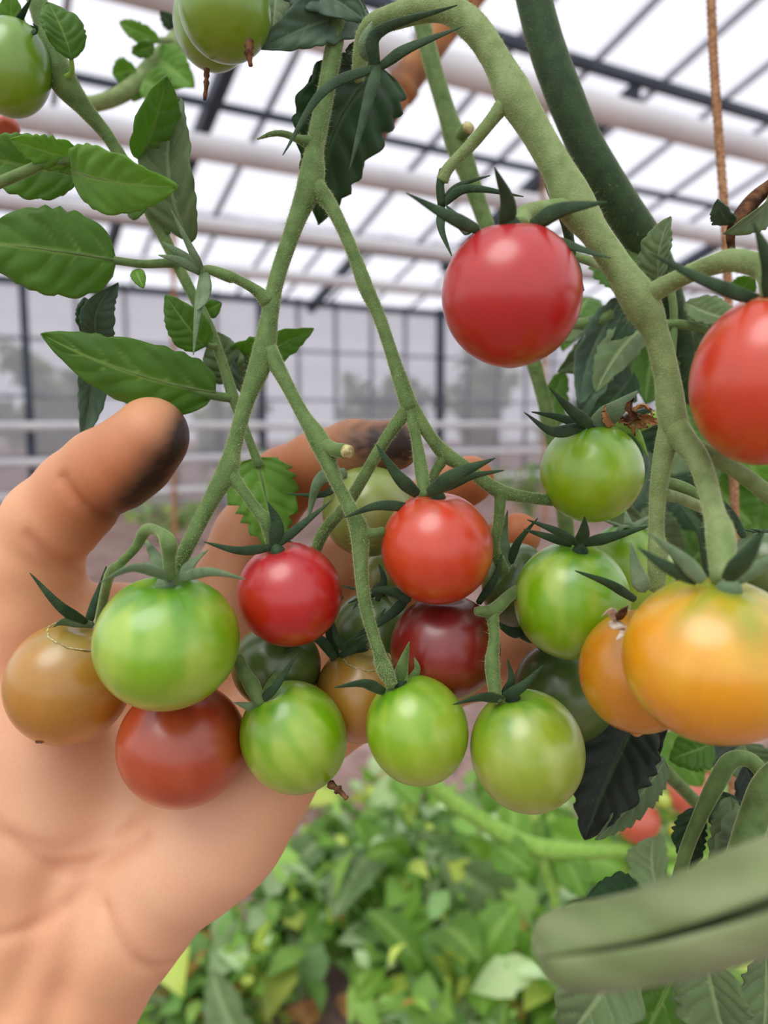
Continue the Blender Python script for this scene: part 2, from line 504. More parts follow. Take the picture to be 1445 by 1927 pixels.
PAL = {
 # low, mid, top(shoulder), stripe, stripe amount, shoulder extent
 'green':  ((144, 174, 0), (112, 164, 0), (80, 138, 8), (194, 212, 96), 0.85, 0.30),
 'lime':   ((154, 176, 8), (122, 168, 2), (88, 146, 14), (186, 206, 86), 0.65, 0.30),
 'pale':   ((144, 162, 40), (136, 162, 38), (92, 142, 20), (192, 202, 116), 0.8, 0.30),
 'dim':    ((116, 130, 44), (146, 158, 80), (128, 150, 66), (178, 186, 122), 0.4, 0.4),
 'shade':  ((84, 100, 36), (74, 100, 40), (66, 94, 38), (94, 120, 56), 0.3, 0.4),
 'amber':  ((176, 112, 14), (170, 120, 34), (146, 128, 56), (190, 148, 74), 0.3, 0.28),
 'orange': ((196, 56, 0), (194, 52, 12), (182, 72, 40), (206, 96, 54), 0.3, 0.25),
 'rust':   ((172, 66, 0), (164, 58, 12), (138, 48, 26), (190, 112, 80), 0.4, 0.25),
 'red':    ((178, 18, 0), (176, 10, 4), (168, 30, 36), (192, 40, 40), 0.25, 0.3),
 'maroon': ((142, 34, 12), (122, 24, 16), (100, 24, 22), (146, 50, 44), 0.3, 0.3),
 'yellow': ((212, 134, 0), (218, 148, 0), (140, 152, 30), (230, 190, 60), 0.7, 0.34),
 'ochre':  ((200, 130, 0), (186, 120, 2), (160, 112, 16), (206, 146, 30), 0.3, 0.25),
 'topgreen': ((118, 150, 10), (92, 136, 6), (68, 108, 8), (140, 172, 50), 0.3, 0.3),
}
TOM = {}
def tomato(key, px, py, d, rx, ry, pal, label, tilt=0, lean=0, group='cherry tomatoes of the held cluster', ridge=0.0, nipple=0.0, seed=None, dimple=1.0):
    """tilt: degrees the stalk end leans to the right in the picture; lean: degrees it leans towards the camera"""
    seed = seed if seed is not None else len(TOM) * 7 + 3
    rng = np.random.RandomState(seed)
    c = W(px, py, d)
    root = empty('cherry_tomato', c, label, 'tomato', group)
    nA, nP = 112, 60
    az = np.linspace(0, 2 * math.pi, nA, endpoint=False)
    th = np.linspace(0.0, math.pi, nP)
    AZ, TH = np.meshgrid(az, th, indexing='xy')      # shape (nP, nA)
    R = np.ones_like(TH)
    R -= dimple * 0.10 * np.exp(-(TH / 0.24) ** 2) * 1.0
    R += 0.018 * np.sin(TH) ** 2 * np.cos(2 * AZ + rng.rand() * 6)
    if ridge:
        R += ridge * np.sin(TH) * np.exp(-((TH - 0.6) / 0.7) ** 2) * np.cos(5 * AZ + rng.rand() * 6)
    if nipple:
        R += nipple * np.exp(-((math.pi - TH) / 0.13) ** 2)
    a, b = rx * d / F, ry * d / F
    X = a * R * np.sin(TH) * np.cos(AZ); Y = a * R * np.sin(TH) * np.sin(AZ); Z = b * R * np.cos(TH)
    V = np.c_[X.ravel(), Y.ravel(), Z.ravel()]
    low, midc, top, st, amt, ext = PAL[pal]
    low, midc, top, st = lin(*low), lin(*midc), lin(*top), lin(*st)
    t = TH / math.pi
    s1 = smooth_noise1(rng, nA, 26); s2 = smooth_noise1(rng, nA, 14)
    wob = 0.25 * np.sin(5 * TH + AZ * 3 + rng.rand() * 6)
    U = np.stack([np.sin(TH) * np.cos(AZ), np.sin(TH) * np.sin(AZ), np.cos(TH)], -1)
    def streak(lo_, hi_, zf, m_=12):
        f = np.zeros_like(TH)
        for _ in range(m_):
            kv = rng.randn(3); kv[2] *= zf; kv *= (lo_ + (hi_ - lo_) * rng.rand()) / (np.linalg.norm(kv[:2]) + .3)
            f += np.sin(U @ kv + rng.rand() * 6.283)
        return f / math.sqrt(m_ / 2)
    fine = streak(9, 20, .22); blot = streak(2.5, 5, .8)
    stripe = np.clip(0.30 + 0.42 * fine + 0.30 * s1[None, :] * np.sin(TH) + 0.30 * blot, 0, 1)
    stripe *= np.sin(TH) ** 0.5 * np.clip(1.3 - t * 1.2, 0.1, 1)
    g1 = np.clip((t - 0.42) / 0.5, 0, 1)[..., None]
    gs = (1 - np.clip((t - 0.06 + 0.10 * s2[None, :]) / ext, 0, 1))[..., None]
    gs = gs * gs * (3 - 2 * gs)
    C = midc * (1 - g1) + low * g1
    C = C * (1 - gs) + top * gs
    C = C * (1 - amt * 0.6 * stripe[..., None]) + st * (amt * 0.6 * stripe[..., None])
    C = C * (1 + 0.05 * rng.randn(nP, nA).cumsum(1)[:, :, None] * 0.0)
    Fc = []
    for i in range(nP - 1):
        for j in range(nA):
            k = (j + 1) % nA
            Fc.append((i * nA + j, (i + 1) * nA + j, (i + 1) * nA + k, i * nA + k))
    # orient: local z -> stalk end
    zt = UP * math.cos(math.radians(lean)) - FWD * math.sin(math.radians(lean))
    zt = zt * math.cos(math.radians(tilt)) + RIGHT * math.sin(math.radians(tilt))
    xt = RIGHT - zt * RIGHT.dot(zt); xt /= np.linalg.norm(xt)
    yt = np.cross(zt, xt)
    Rm = np.array([xt, yt, zt])
    V = V @ Rm
    o = obj('fruit', mesh('fruit', V, Fc, {'Col': C.reshape(-1, 3)}), M['tomato'], root)
    TOM[key] = dict(root=root, c=c, zt=zt, xt=xt, yt=yt, a=a, b=b, px=px, py=py, d=d)
    return root

def calyx(key, n=5, length=1.0, mat='sepal', droop=0.3, seed=1, knob=True, only=None):
    """a star of sepals round the stalk end of a tomato"""
    T = TOM[key]; rng = np.random.RandomState(seed)
    top = T['c'] + T['zt'] * T['b'] * 0.90
    a = T['a']
    for i in range(n):
        if only is not None and i not in only: continue
        ang = 2 * math.pi * i / n + rng.rand() * 0.7
        out = T['xt'] * math.cos(ang) + T['yt'] * math.sin(ang)
        L = a * length * (0.85 + 0.4 * rng.rand())
        h = droop * a * (rng.rand() * 1.2 - 0.2)
        P = np.array([top, top + out * L * 0.5 + T['zt'] * (a * 0.12), top + out * L + T['zt'] * h])
        C = catmull(P, 6); k = np.linspace(0, 1, len(C))
        R = a * 0.11 * np.clip(0.5 + 1.6 * k, 0, 1) * (1 - k ** 1.6) + 0.00012
        V, Fc = tube(C, R, 8, flat=0.35, ref=T['zt'])
        part('sepal', V, Fc, M[mat], T['root'])
    if knob:
        P = np.array([top - T['zt'] * a * 0.06, top + T['zt'] * a * 0.12])
        V, Fc = tube(P, np.array([a * 0.17, a * 0.12]), 10)
        part('calyx_base', V, Fc, M[mat], T['root'])

def pedicel(key, pts, mat='truss'):
    stem('pedicel', pts, M[mat], TOM[key]['root'])

g1 = 'cherry tomatoes of the held cluster'
g2 = 'cherry tomatoes on the right truss'
g3 = 'unripe tomatoes at the upper left'
tomato('T1', 315, 1207, .174, 136, 124, 'green', 'large glossy green striped tomato in front, left above the palm', 3, 16, g1, ridge=0.012)
tomato('T2', 130, 1285, .198, 113, 116, 'amber', 'amber olive tomato at far left resting against the thumb base', 18, 12, g1)
tomato('T3', 343, 1400, .194, 121, 114, 'rust', 'rusty orange tomato on the palm below the large green one', -5, 10, g1)
tomato('T4', 553, 1387, .190, 97, 109, 'green', 'green tomato with dry brown tip, beside the rusty orange one', -22, 20, g1)
tomato('T5', 545, 1118, .188, 99, 98, 'red', 'bright pinkish red tomato in the middle of the held cluster', -12, 20, g1)
tomato('T6', 822, 1031, .186, 106, 106, 'orange', 'orange red tomato directly above the dark red one', 0, 15, g1)
tomato('T7', 838, 1217, .197, 102, 98, 'maroon', 'dark maroon tomato tucked under the orange red one', 0, 12, g1)
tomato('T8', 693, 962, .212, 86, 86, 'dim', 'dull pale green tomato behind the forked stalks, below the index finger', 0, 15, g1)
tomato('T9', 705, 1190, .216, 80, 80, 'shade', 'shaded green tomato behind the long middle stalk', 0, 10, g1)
tomato('T9b', 728, 1085, .232, 46, 52, 'dim', 'small pale tomato in the gap left of the orange red one', 0, 10, g1)
tomato('T10', 680, 1305, .206, 88, 92, 'amber', 'brownish amber tomato half hidden between two green ones', 8, 20, g1)
tomato('T11', 785, 1373, .184, 97, 103, 'lime', 'lime green tomato at the bottom centre of the cluster', -20, 8, g1)
tomato('T12', 992, 1412, .182, 108, 114, 'pale', 'pale green tomato at the lower right end of the cluster', -16, 8, g1, nipple=0.05)
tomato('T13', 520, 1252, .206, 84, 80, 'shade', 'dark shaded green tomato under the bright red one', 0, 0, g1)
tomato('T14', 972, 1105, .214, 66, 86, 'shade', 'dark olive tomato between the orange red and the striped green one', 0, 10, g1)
tomato('T15', 1075, 1130, .192, 106, 112, 'green', 'green striped tomato under the small upper green one', 4, 22, g2)
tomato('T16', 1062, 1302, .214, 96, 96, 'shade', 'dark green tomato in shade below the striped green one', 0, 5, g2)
tomato('T17', 1180, 1085, .222, 84, 102, 'lime', 'pale lime tomato partly hidden behind the striped green one', 0, 10, g2)
tomato('T18', 1113, 889, .196, 97, 94, 'lime', 'small round green tomato with dark star calyx, right of the stalks', -4, 14, g2)
tomato('T19', 962, 556, .166, 129, 133, 'red', 'large red tomato hanging alone in the upper right', -2, 16, g2, nipple=0.02)
tomato('T20', 1442, 716, .150, 138, 160, 'orange', 'orange red tomato cut off by the right edge', 6, 12, g2)
tomato('T21', 1345, 1240, .143, 168, 153, 'yellow', 'big golden yellow tomato with green shoulder at the right edge', 4, 16, g2, ridge=0.012)
tomato('T22', 1203, 1262, .172, 112, 116, 'ochre', 'ochre yellow tomato with pointed tip behind the big golden one', 0, 8, g2, nipple=0.13)
tomato('T24', 22, 128, .200, 72, 90, 'topgreen', 'dark green tomato cut off at the upper left edge', 0, -5, g3)
tomato('T25', 424, 22, .190, 86, 86, 'topgreen', 'front green tomato of the pair at the top edge', 0, -20, g3)
tomato('T26', 400, 44, .214, 74, 90, 'topgreen', 'rear green tomato of the pair at the top edge', -6, -20, g3)
tomato('T27', 6, 238, .24, 30, 20, 'rust', 'sliver of a red brown tomato at the left edge', 0, 0, g3)
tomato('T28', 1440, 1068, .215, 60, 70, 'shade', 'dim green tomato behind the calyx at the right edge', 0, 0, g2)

# explicit sepals (b, middle, tip), half width in px
SEP = {
 'T1': [((325, 1088, .168), (255, 1068, .160), (188, 1096, .158), 12, 'sepal_grey'), ((335, 1088, .168), (395, 1076, .160), (462, 1090, .160), 11, 'sepal_grey'),
        ((310, 1085, .170), (292, 1050, .172), (272, 1012, .180), 17, 'sepal_grey'), ((345, 1085, .170), (360, 1060, .175), (392, 1034, .182), 14, 'sepal_grey'),
        ((310, 1085, .172), (286, 1070, .182), (270, 1055, .190), 9, 'sepal_grey')],
 'T2': [((160, 1172, .196), (112, 1140, .190), (56, 1078, .188), 13, 'sepal'), ((165, 1172, .198), (190, 1110, .196), (200, 1065, .192), 12, 'sepal'),
        ((175, 1176, .198), (120, 1170, .192), (100, 1180, .188), 10, 'sepal_grey')],
 'T5': [((512, 1030, .184), (450, 1036, .178), (384, 1020, .174), 10, 'sepal'), ((516, 1026, .184), (520, 985, .182), (504, 944, .180), 17, 'sepal'),
        ((520, 1026, .184), (565, 990, .182), (624, 942, .182), 10, 'sepal'), ((540, 1022, .190), (600, 1060, .200), (640, 1105, .200), 11, 'sepal')],
 'T6': [((785, 930, .182), (748, 895, .178), (708, 836, .176), 15, 'sepal'), ((808, 928, .180), (862, 892, .174), (932, 862, .172), 18, 'sepal'),
        ((838, 920, .182), (885, 897, .178), (948, 885, .176), 9, 'sepal'), ((775, 955, .184), (710, 952, .180), (648, 974, .178), 11, 'sepal'),
        ((795, 930, .184), (770, 975, .200), (740, 1005, .206), 9, 'sepal')],
 'T7': [((770, 1130, .196), (720, 1110, .198), (655, 1135, .200), 10, 'sepal'), ((900, 1135, .196), (930, 1090, .194), (945, 1040, .194), 9, 'sepal'),
        ((770, 1120, .200), (730, 1160, .196), (640, 1215, .196), 11, 'sepal'), ((710, 1130, .2), (722, 1090, .2), (712, 1060, .2), 8, 'sepal')],
 'T8': [((640, 900, .205), (610, 930, .202), (540, 930, .204), 8, 'sepal'), ((650, 890, .205), (600, 905, .2), (578, 985, .2), 16, 'sepal_grey')],
 'T10': [((640, 1235, .2), (690, 1200, .196), (725, 1145, .196), 9, 'sepal'), ((630, 1238, .2), (590, 1200, .196), (520, 1240, .196), 11, 'sepal'),
         ((690, 1228, .204), (640, 1210, .198), (620, 1150, .198), 12, 'sepal')],
 'T11': [((722, 1302, .180), (685, 1286, .176), (628, 1294, .174), 12, 'sepal'), ((752, 1284, .182), (758, 1250, .180), (770, 1208, .178), 14, 'truss'),
         ((770, 1282, .184), (785, 1260, .184), (780, 1238, .184), 8, 'truss')],
 'T12': [((945, 1316, .178), (905, 1312, .174), (852, 1326, .172), 11, 'sepal'), ((950, 1310, .178), (985, 1290, .176), (1022, 1252, .174), 12, 'sepal'),
         ((945, 1310, .18), (962, 1280, .178), (955, 1240, .176), 9, 'sepal')],
 'T4': [((488, 1322, .184), (520, 1290, .182), (560, 1228, .182), 10, 'sepal'), ((480, 1330, .184), (462, 1328, .182), (440, 1322, .182), 9, 'sepal_grey'),
        ((490, 1328, .186), (512, 1280, .19), (530, 1262, .19), 8, 'truss')],
 'T14': [((960, 1060, .2), (975, 1020, .198), (1012, 975, .196), 9, 'sepal'), ((955, 1065, .2), (948, 1010, .2), (955, 960, .198), 12, 'sepal_grey'),
         ((950, 1070, .2), (930, 1100, .198), (905, 1130, .196), 8, 'sepal_grey')],
 'T15': [((1085, 1022, .186), (1048, 1000, .182), (992, 978, .180), 10, 'sepal'), ((1092, 1022, .184), (1098, 1000, .180), (1100, 972, .176), 15, 'sepal'),
         ((1100, 1022, .186), (1152, 1010, .180), (1218, 992, .178), 12, 'sepal'), ((1075, 1024, .188), (1030, 1010, .186), (985, 996, .184), 9, 'sepal'),
         ((1195, 1128, .176), (1145, 1098, .172), (1082, 1074, .170), 10, 'sepal')],
 'T16': [((985, 1190, .2), (960, 1188, .198), (925, 1165, .198), 12, 'sepal'), ((980, 1195, .2), (1005, 1205, .196), (1020, 1228, .196), 10, 'sepal')],
 'T18': [((1112, 800, .190), (1078, 775, .184), (1034, 730, .180), 15, 'sepal'), ((1100, 802, .190), (1040, 812, .184), (986, 776, .178), 13, 'sepal'),
         ((1118, 800, .192), (1160, 770, .190), (1200, 735, .190), 24, 'sepal_grey'), ((1095, 800, .190), (1050, 785, .19), (1000, 775, .188), 9, 'sepal'),
         ((1140, 805, .2), (1190, 830, .2), (1212, 900, .2), 22, 'sepal'), ((1135, 810, .194), (1190, 808, .194), (1220, 860, .198), 15, 'lime_stem')],
 'T19': [((950, 428, .162), (955, 380, .158), (930, 314, .152), 19, 'sepal'), ((900, 432, .162), (840, 405, .156), (764, 362, .152), 16, 'sepal'),
         ((1000, 424, .162), (1055, 395, .156), (1142, 380, .152), 19, 'sepal'), ((1030, 446, .164), (1080, 465, .158), (1150, 486, .154), 12, 'sepal'),
         ((1060, 470, .172), (1085, 505, .172), (1096, 550, .170), 11, 'sepal'), ((880, 440, .170), (860, 410, .176), (838, 385, .180), 12, 'sepal')],
 'T20': [((1452, 562, .144), (1448, 500, .140), (1418, 420, .136), 24, 'sepal'), ((1430, 566, .146), (1330, 530, .142), (1222, 476, .140), 16, 'sepal')],
 'T21': [((1322, 1092, .136), (1280, 1050, .134), (1222, 1004, .132), 17, 'sepal_grey'), ((1370, 1090, .134), (1405, 1045, .130), (1436, 1000, .128), 24, 'sepal'),
         ((1310, 1094, .138), (1250, 1064, .134), (1200, 1030, .134), 14, 'sepal'), ((1345, 1085, .150), (1320, 1000, .15), (1270, 940, .152), 14, 'sepal'),
         ((1390, 1092, .138), (1440, 1060, .136), (1490, 1040, .136), 16, 'sepal_grey'), ((1212, 1110, .16), (1200, 1080, .16), (1186, 1020, .16), 20, 'sepal_grey'),
         ((1400, 1010, .16), (1370, 960, .16), (1340, 930, .16), 10, 'sepal')],
 'T25': [], 'T24': [((60, 62, .196), (70, 55, .194), (62, 45, .192), 8, 'sepal')],
}
for k, L in SEP.items():
    for b, mm_, t, wd, mt in L:
        sepal(TOM[k]['root'], b, mm_, t, wd, mt)
for k, mt in (('T3', 'sepal'), ('T9', 'sepal'), ('T13', 'sepal'), ('T17', 'sepal_grey'), ('T24', 'sepal'), ('T28', 'sepal')):
    calyx(k, 5, 0.9, mt, 0.35, seed=hash(k) % 97 if False else len(k) * 13 + int(k[1:].rstrip('b')))
for k in ('T1', 'T5', 'T6', 'T11', 'T12', 'T15', 'T18', 'T19', 'T20', 'T21'):
    T = TOM[k]; a = T['a']; top = T['c'] + T['zt'] * T['b'] * 0.88
    V, Fc = tube(np.array([top, top + T['zt'] * a * 0.1, top + T['zt'] * a * 0.16]), np.array([a * 0.16, a * 0.12, a * 0.07]), 12)
    part('calyx_base', V, Fc, M['sepal_grey' if k in ('T1', 'T21') else 'sepal'], T['root'])
for b, m_, t, wd in (((1160, 1165, .160), (1148, 1150, .157), (1132, 1160, .155), 10), ((1165, 1165, .160), (1172, 1150, .157), (1182, 1140, .156), 12), ((1165, 1170, .160), (1172, 1190, .156), (1160, 1204, .155), 10), ((1150, 1170, .160), (1160, 1182, .157), (1185, 1178, .156), 9)):
    sepal(TOM['T22']['root'], b, m_, t, wd, 'dry_pale' if wd != 12 else 'dry')
# dry scars and style remnants
def style_tip(key, b, m_, t, wpx, mat='dry'):
    P = np.array([W(*b), W(*m_), W(*t)]); C = catmull(P, 5); k = np.linspace(0, 1, len(C))
    rng = np.random.RandomState(int(b[0]))
    R = wpx * b[2] / F * (1 - 0.5 * k) * (1 + 0.35 * rng.randn(len(C)) * 0.6)
    V, Fc = tube(C, np.abs(R) + 0.0001, 7); part('dry_style', V, Fc, M[mat], TOM[key]['root'])
style_tip('T4', (622, 1476, .186), (636, 1486, .184), (652, 1502, .182), 7)
style_tip('T25', (470, 78, .184), (468, 100, .182), (472, 124, .182), 7)
style_tip('T26', (389, 130, .20), (388, 160, .20), (385, 188, .20), 5)
style_tip('T2', (70, 1395, .190), (78, 1396, .189), (84, 1394, .189), 3)
# corky ring on the shoulder of the amber tomatoes
for k in ('T2', 'T10', 'T20'):
    T = TOM[k]; a = np.linspace(0, 2 * math.pi, 48)
    rr, hh = (0.52, 0.86) if k != 'T20' else (0.5, 0.87)
    C = T['c'] + (T['xt'] * T['a'] * rr)[None] * np.cos(a)[:, None] + (T['yt'] * T['a'] * rr)[None] * np.sin(a)[:, None] + (T['zt'] * T['b'] * hh)[None]
    rj = np.random.RandomState(3); C = C + rj.randn(48, 3) * T['a'] * .006
    V, Fc = tube(C, T['a'] * (0.012 + 0.02 * rj.rand(48)), 6, ref=T['zt'], flat=.6)
    part('cork_ring', V, Fc, M['cut'] if k != 'T20' else M['dry_leaf'], T['root'])

# ------------------------------------------------------------------ trusses and stems
A = empty('tomato_truss', W(640, -60, .20), 'fuzzy green forked truss stalk carrying the tomatoes in the hand', 'tomato stalk')
st = lambda n, pts, mat='truss', p=A, **k: stem(n, pts, M[mat], p, **k)
st('stalk', [(648, -60, .200, 20), (628, 90, .200, 17), (604, 220, .199, 17), (592, 280, .198, 18), (584, 345, .197, 25), (556, 420, .196, 17), (522, 520, .194, 15),
             (508, 590, .193, 16), (494, 672, .192, 22), (462, 760, .190, 15), (440, 840, .188, 15), (428, 884, .187, 20), (390, 955, .185, 15), (352, 1030, .184, 14), (330, 1080, .186, 11)], hair=1.0)
st('branch', [(588, 345, .197, 20), (625, 392, .195, 13), (662, 470, .193, 12), (688, 540, .192, 14), (715, 600, .191, 12), (745, 690, .190, 13), (772, 770, .189, 18)], hair=1.0)
st('branch', [(770, 765, .189, 15), (725, 828, .190, 11), (680, 905, .192, 11), (652, 950, .194, 11), (610, 1000, .198, 12), (592, 1040, .2, 10)], hair=0.5)
st('branch', [(772, 770, .189, 14), (782, 820, .188, 10), (792, 880, .186, 13), (800, 935, .184, 12)], hair=0.5)
st('branch', [(776, 768, .189, 14), (810, 822, .189, 12), (840, 856, .190, 15), (880, 882, .190, 12), (935, 922, .191, 14), (985, 935, .193, 11), (1040, 942, .197, 11)], hair=0.5)
st('branch', [(838, 858, .190, 12), (818, 890, .190, 9), (808, 920, .190, 9)])
st('branch', [(942, 925, .191, 12), (938, 980, .192, 10), (930, 1030, .194, 10), (948, 1075, .198, 12)], hair=0.3)
st('branch', [(505, 660, .192, 19), (535, 715, .190, 13), (570, 780, .188, 13), (604, 836, .186, 20), (632, 905, .184, 13), (660, 960, .183, 14), (676, 1000, .183, 18),
              (680, 1080, .182, 13), (690, 1150, .181, 12), (712, 1225, .180, 11), (722, 1255, .180, 15), (738, 1290, .180, 11)], hair=0.8)
cutb = st('stub', [(606, 836, .186, 15), (630, 846, .183, 14), (650, 849, .181, 15)])
e0, e1 = W(649, 849, .181), W(656, 850, .1798)
V, Fc = tube(np.array([e0, e1]), np.array([.0017, .0016]), 14)
obj('cut_end', mesh('cut_end', V - np.array(A.location), Fc), M['cut'], cutb)
st('branch', [(678, 1000, .183, 14), (700, 1004, .183, 10), (722, 1000, .184, 9)])
st('branch', [(430, 888, .187, 16), (455, 920, .186, 11), (485, 962, .185, 11), (503, 985, .185, 14), (512, 1032, .186, 10)], hair=0.4)
st('branch', [(505, 568, .193, 17), (480, 545, .192, 10), (445, 525, .191, 9), (430, 520, .190, 11), (395, 508, .190, 9), (378, 512, .190, 9)], hair=0.4)
st('stub', [(588, 270, .198, 15), (562, 262, .196, 8), (535, 252, .194, 6), (512, 252, .193, 5), (484, 262, .192, 1.5)], hair=0.2)
st('branch', [(895, 1150, .182, 8), (928, 1148, .184, 13), (960, 1120, .190, 11), (990, 1100, .198, 10)])
st('branch', [(926, 1150, .184, 13), (930, 1200, .182, 10), (926, 1252, .180, 14), (934, 1320, .178, 11)], hair=0.3)
st('branch', [(640, 1120, .197, 8), (620, 1160, .199, 10), (630, 1240, .203, 10)], 'dark_stem')
st('branch', [(447, 1238, .186, 12), (462, 1270, .184, 13), (474, 1290, .184, 16), (490, 1325, .184, 11)])
st('stub', [(320, 1085, .168, 13), (318, 1050, .166, 13), (317, 1022, .165, 16), (300, 1000, .168, 9), (275, 998, .172, 12), (255, 1030, .174, 9), (225, 1062, .176, 9), (205, 1085, .180, 10), (186, 1170, .196, 9)])
# withered flower calyx at the left fork of truss A
fl = empty('withered_blossom', W(380, 510, .19), 'withered grey green blossom on the left side of the forked stalk', 'blossom')
for b, m_, t, wd in (((380, 512, .19), (360, 470, .186), (322, 395, .184), 9), ((378, 512, .19), (340, 480, .185), (305, 455, .184), 13), ((378, 512, .19), (335, 490, .184), (298, 480, .182), 10),
                     ((384, 508, .19), (385, 560, .186), (370, 585, .184), 14), ((382, 512, .19), (372, 590, .185), (364, 668, .184), 9)):
    sepal(fl, b, m_, t, wd, 'sepal_grey')

Bt = empty('tomato_truss', W(690, 60, .19), 'arching pale green truss stalk carrying the tomatoes on the right', 'tomato stalk')
sb = lambda n, pts, mat='pale_stem', **k: stem(n, pts, M[mat], Bt, **k)
sb('stalk', [(672, 150, .200, 12), (690, 62, .194, 18), (740, 32, .188, 22), (830, 15, .182, 25), (890, 50, .178, 27), (935, 115, .176, 27), (968, 180, .174, 34), (1010, 250, .173, 29), (1050, 320, .172, 31),
             (1085, 390, .171, 38), (1120, 440, .170, 27), (1165, 505, .169, 27), (1205, 568, .168, 35), (1235, 630, .168, 24), (1255, 710, .168, 24), (1266, 790, .168, 27), (1282, 825, .168, 20), (1300, 845, .168, 10)], hair=0.7)
sb('branch', [(1262, 755, .169, 16), (1260, 805, .169, 21), (1248, 860, .170, 19), (1238, 930, .172, 16), (1235, 1000, .173, 15), (1237, 1040, .173, 19), (1235, 1110, .174, 16)], hair=0.4)
sb('branch', [(1264, 760, .168, 16), (1276, 812, .167, 24), (1312, 862, .164, 22), (1330, 910, .160, 20), (1345, 970, .152, 21), (1356, 1010, .146, 27), (1358, 1090, .140, 21)], 'pale_stem', hair=0.3)
sb('branch', [(1300, 838, .167, 20), (1345, 862, .166, 16), (1400, 895, .166, 16), (1470, 950, .166, 17)])
sb('branch', [(1208, 562, .168, 22), (1270, 528, .162, 17), (1330, 502, .156, 18), (1385, 490, .150, 22), (1440, 510, .146, 22), (1450, 560, .144, 18)], hair=0.3)
sb('branch', [(960, 180, .174, 18), (928, 222, .175, 13), (890, 268, .177, 12), (845, 315, .179, 11), (832, 340, .180, 12)], hair=0.3)
sb('branch', [(834, 320, .180, 8), (828, 350, .180, 8), (832, 385, .181, 9)], 'dark_stem')
sb('branch', [(1085, 395, .171, 24), (1040, 392, .168, 17), (990, 402, .166, 17), (978, 425, .164, 19)], 'pale_stem')
sb('branch', [(1030, 290, .176, 14), (1042, 350, .182, 16), (1065, 420, .190, 10), (1080, 500, .196, 8), (1095, 548, .198, 5)], 'dark_stem')
sb('branch', [(1250, 930, .172, 12), (1280, 938, .178, 11), (1320, 955, .186, 11)])
sb('branch', [(1075, 480, .196, 8), (1120, 495, .19, 9), (1150, 510, .18, 9)])
fl2 = empty('withered_blossom', W(835, 385, .18), 'dark spidery withered blossom left above the large red tomato', 'blossom')
for b, m_, t, wd in (((832, 385, .181), (880, 355, .176), (985, 370, .172), 10), ((832, 382, .181), (862, 350, .178), (922, 330, .176), 7), ((832, 390, .181), (830, 430, .178), (850, 482, .176), 9)):
    sepal(fl2, b, m_, t, wd, 'sepal')
# long curved sepals of the blossom at the top
fl3 = empty('withered_blossom', W(705, 95, .185), 'long curling green blossom sepals at the top centre', 'blossom')
for b, m_, t, wd, mt in (((712, 125, .182), (610, 170, .176), (532, 292, .172), 12, 'sepal'), ((712, 120, .182), (690, 200, .176), (658, 318, .172), 13, 'sepal'), ((705, 128, .182), (712, 60, .178), (860, 10, .174), 15, 'sepal'),
                         ((715, 125, .182), (770, 90, .176), (870, 50, .174), 14, 'sepal'), ((700, 110, .184), (688, 80, .182), (700, 40, .182), 20, 'sepal_grey')):
    sepal(fl3, b, m_, t, wd, mt)

V3 = empty('tomato_vine', W(995, -60, .23), 'thick dark green main stem slanting down behind the right truss', 'tomato vine')
stem('stem', [(988, -80, .23, 33), (1020, 60, .23, 33), (1062, 180, .23, 34), (1112, 295, .232, 34), (1165, 385, .236, 36), (1220, 470, .242, 34), (1260, 560, .25, 26), (1290, 700, .26, 22), (1320, 900, .27, 20), (1350, 1150, .28, 18)], M['dark_stem'], V3, sides=18, hair=0.3)
V4 = empty('tomato_vine', W(775, -40, .25), 'thin pale green stem passing behind the large red tomato', 'tomato vine')
stem('stem', [(778, -40, .25, 17), (805, 90, .25, 17), (840, 210, .25, 17), (862, 275, .25, 22), (900, 380, .25, 16), (955, 540, .25, 15), (1000, 670, .25, 14), (1030, 780, .25, 13), (1052, 900, .25, 13), (1064, 985, .25, 15), (1075, 1080, .255, 12)], M['truss'], V4, hair=0.6)
stem('stub', [(862, 272, .25, 14), (868, 255, .247, 13), (880, 242, .244, 13)], M['truss'], V4)
V, Fc = tube(np.array([W(880, 242, .244), W(883, 238, .2432)]), np.array([.0021, .0020]), 12); part('cut_end', V, Fc, M['cut'], V4)

# hanging twine
def twine(name, pts, rpx, label, strands=3, turns=40, mat='twine'):
    C, R = stem_pts([(p[0], p[1], p[2], rpx) for p in pts], 14)
    root = empty(name, C[0], label, 'string', 'hanging strings')
    s = np.linspace(0, 1, 260); idx = np.linspace(0, 1, len(C))
    Cs = np.c_[[np.interp(s, idx, C[:, k]) for k in range(3)]].T
    Rs = np.interp(s, idx, R)
    T, N, B = frames(Cs)
    for k in range(strands):
        a = s * turns * 2 * math.pi + k * 2 * math.pi / strands
        P = Cs + (np.cos(a)[:, None] * N + np.sin(a)[:, None] * B) * (Rs * 0.5)[:, None]
        V, Fc = tube(P, Rs * 0.55, 6); part('strand', V, Fc, M[mat], root)
    return root
M['twine'] = simple_mat('jute_twine', lin(178, 138, 104), lin(140, 102, 74), 500, 0.95, 0.05, 0.4)
twine('garden_string', [(1336, -60, .30), (1342, 100, .30), (1352, 250, .30), (1366, 450, .30), (1374, 700, .30), (1382, 960, .30), (1384, 1200, .30), (1378, 1500, .30)], 9, 'twisted jute string hanging down at the right edge of the picture', turns=55)
twine('garden_string', [(326, -300, 3.0), (327, 600, 3.0), (328, 1010, 3.0)], 6, 'thin tan string hanging far behind the thumb', 2, 12)
twine('garden_string', [(1020, -300, 3.4), (1024, 600, 3.4), (1026, 980, 3.4)], 5, 'thin tan string hanging far behind the small round green tomato', 2, 12)

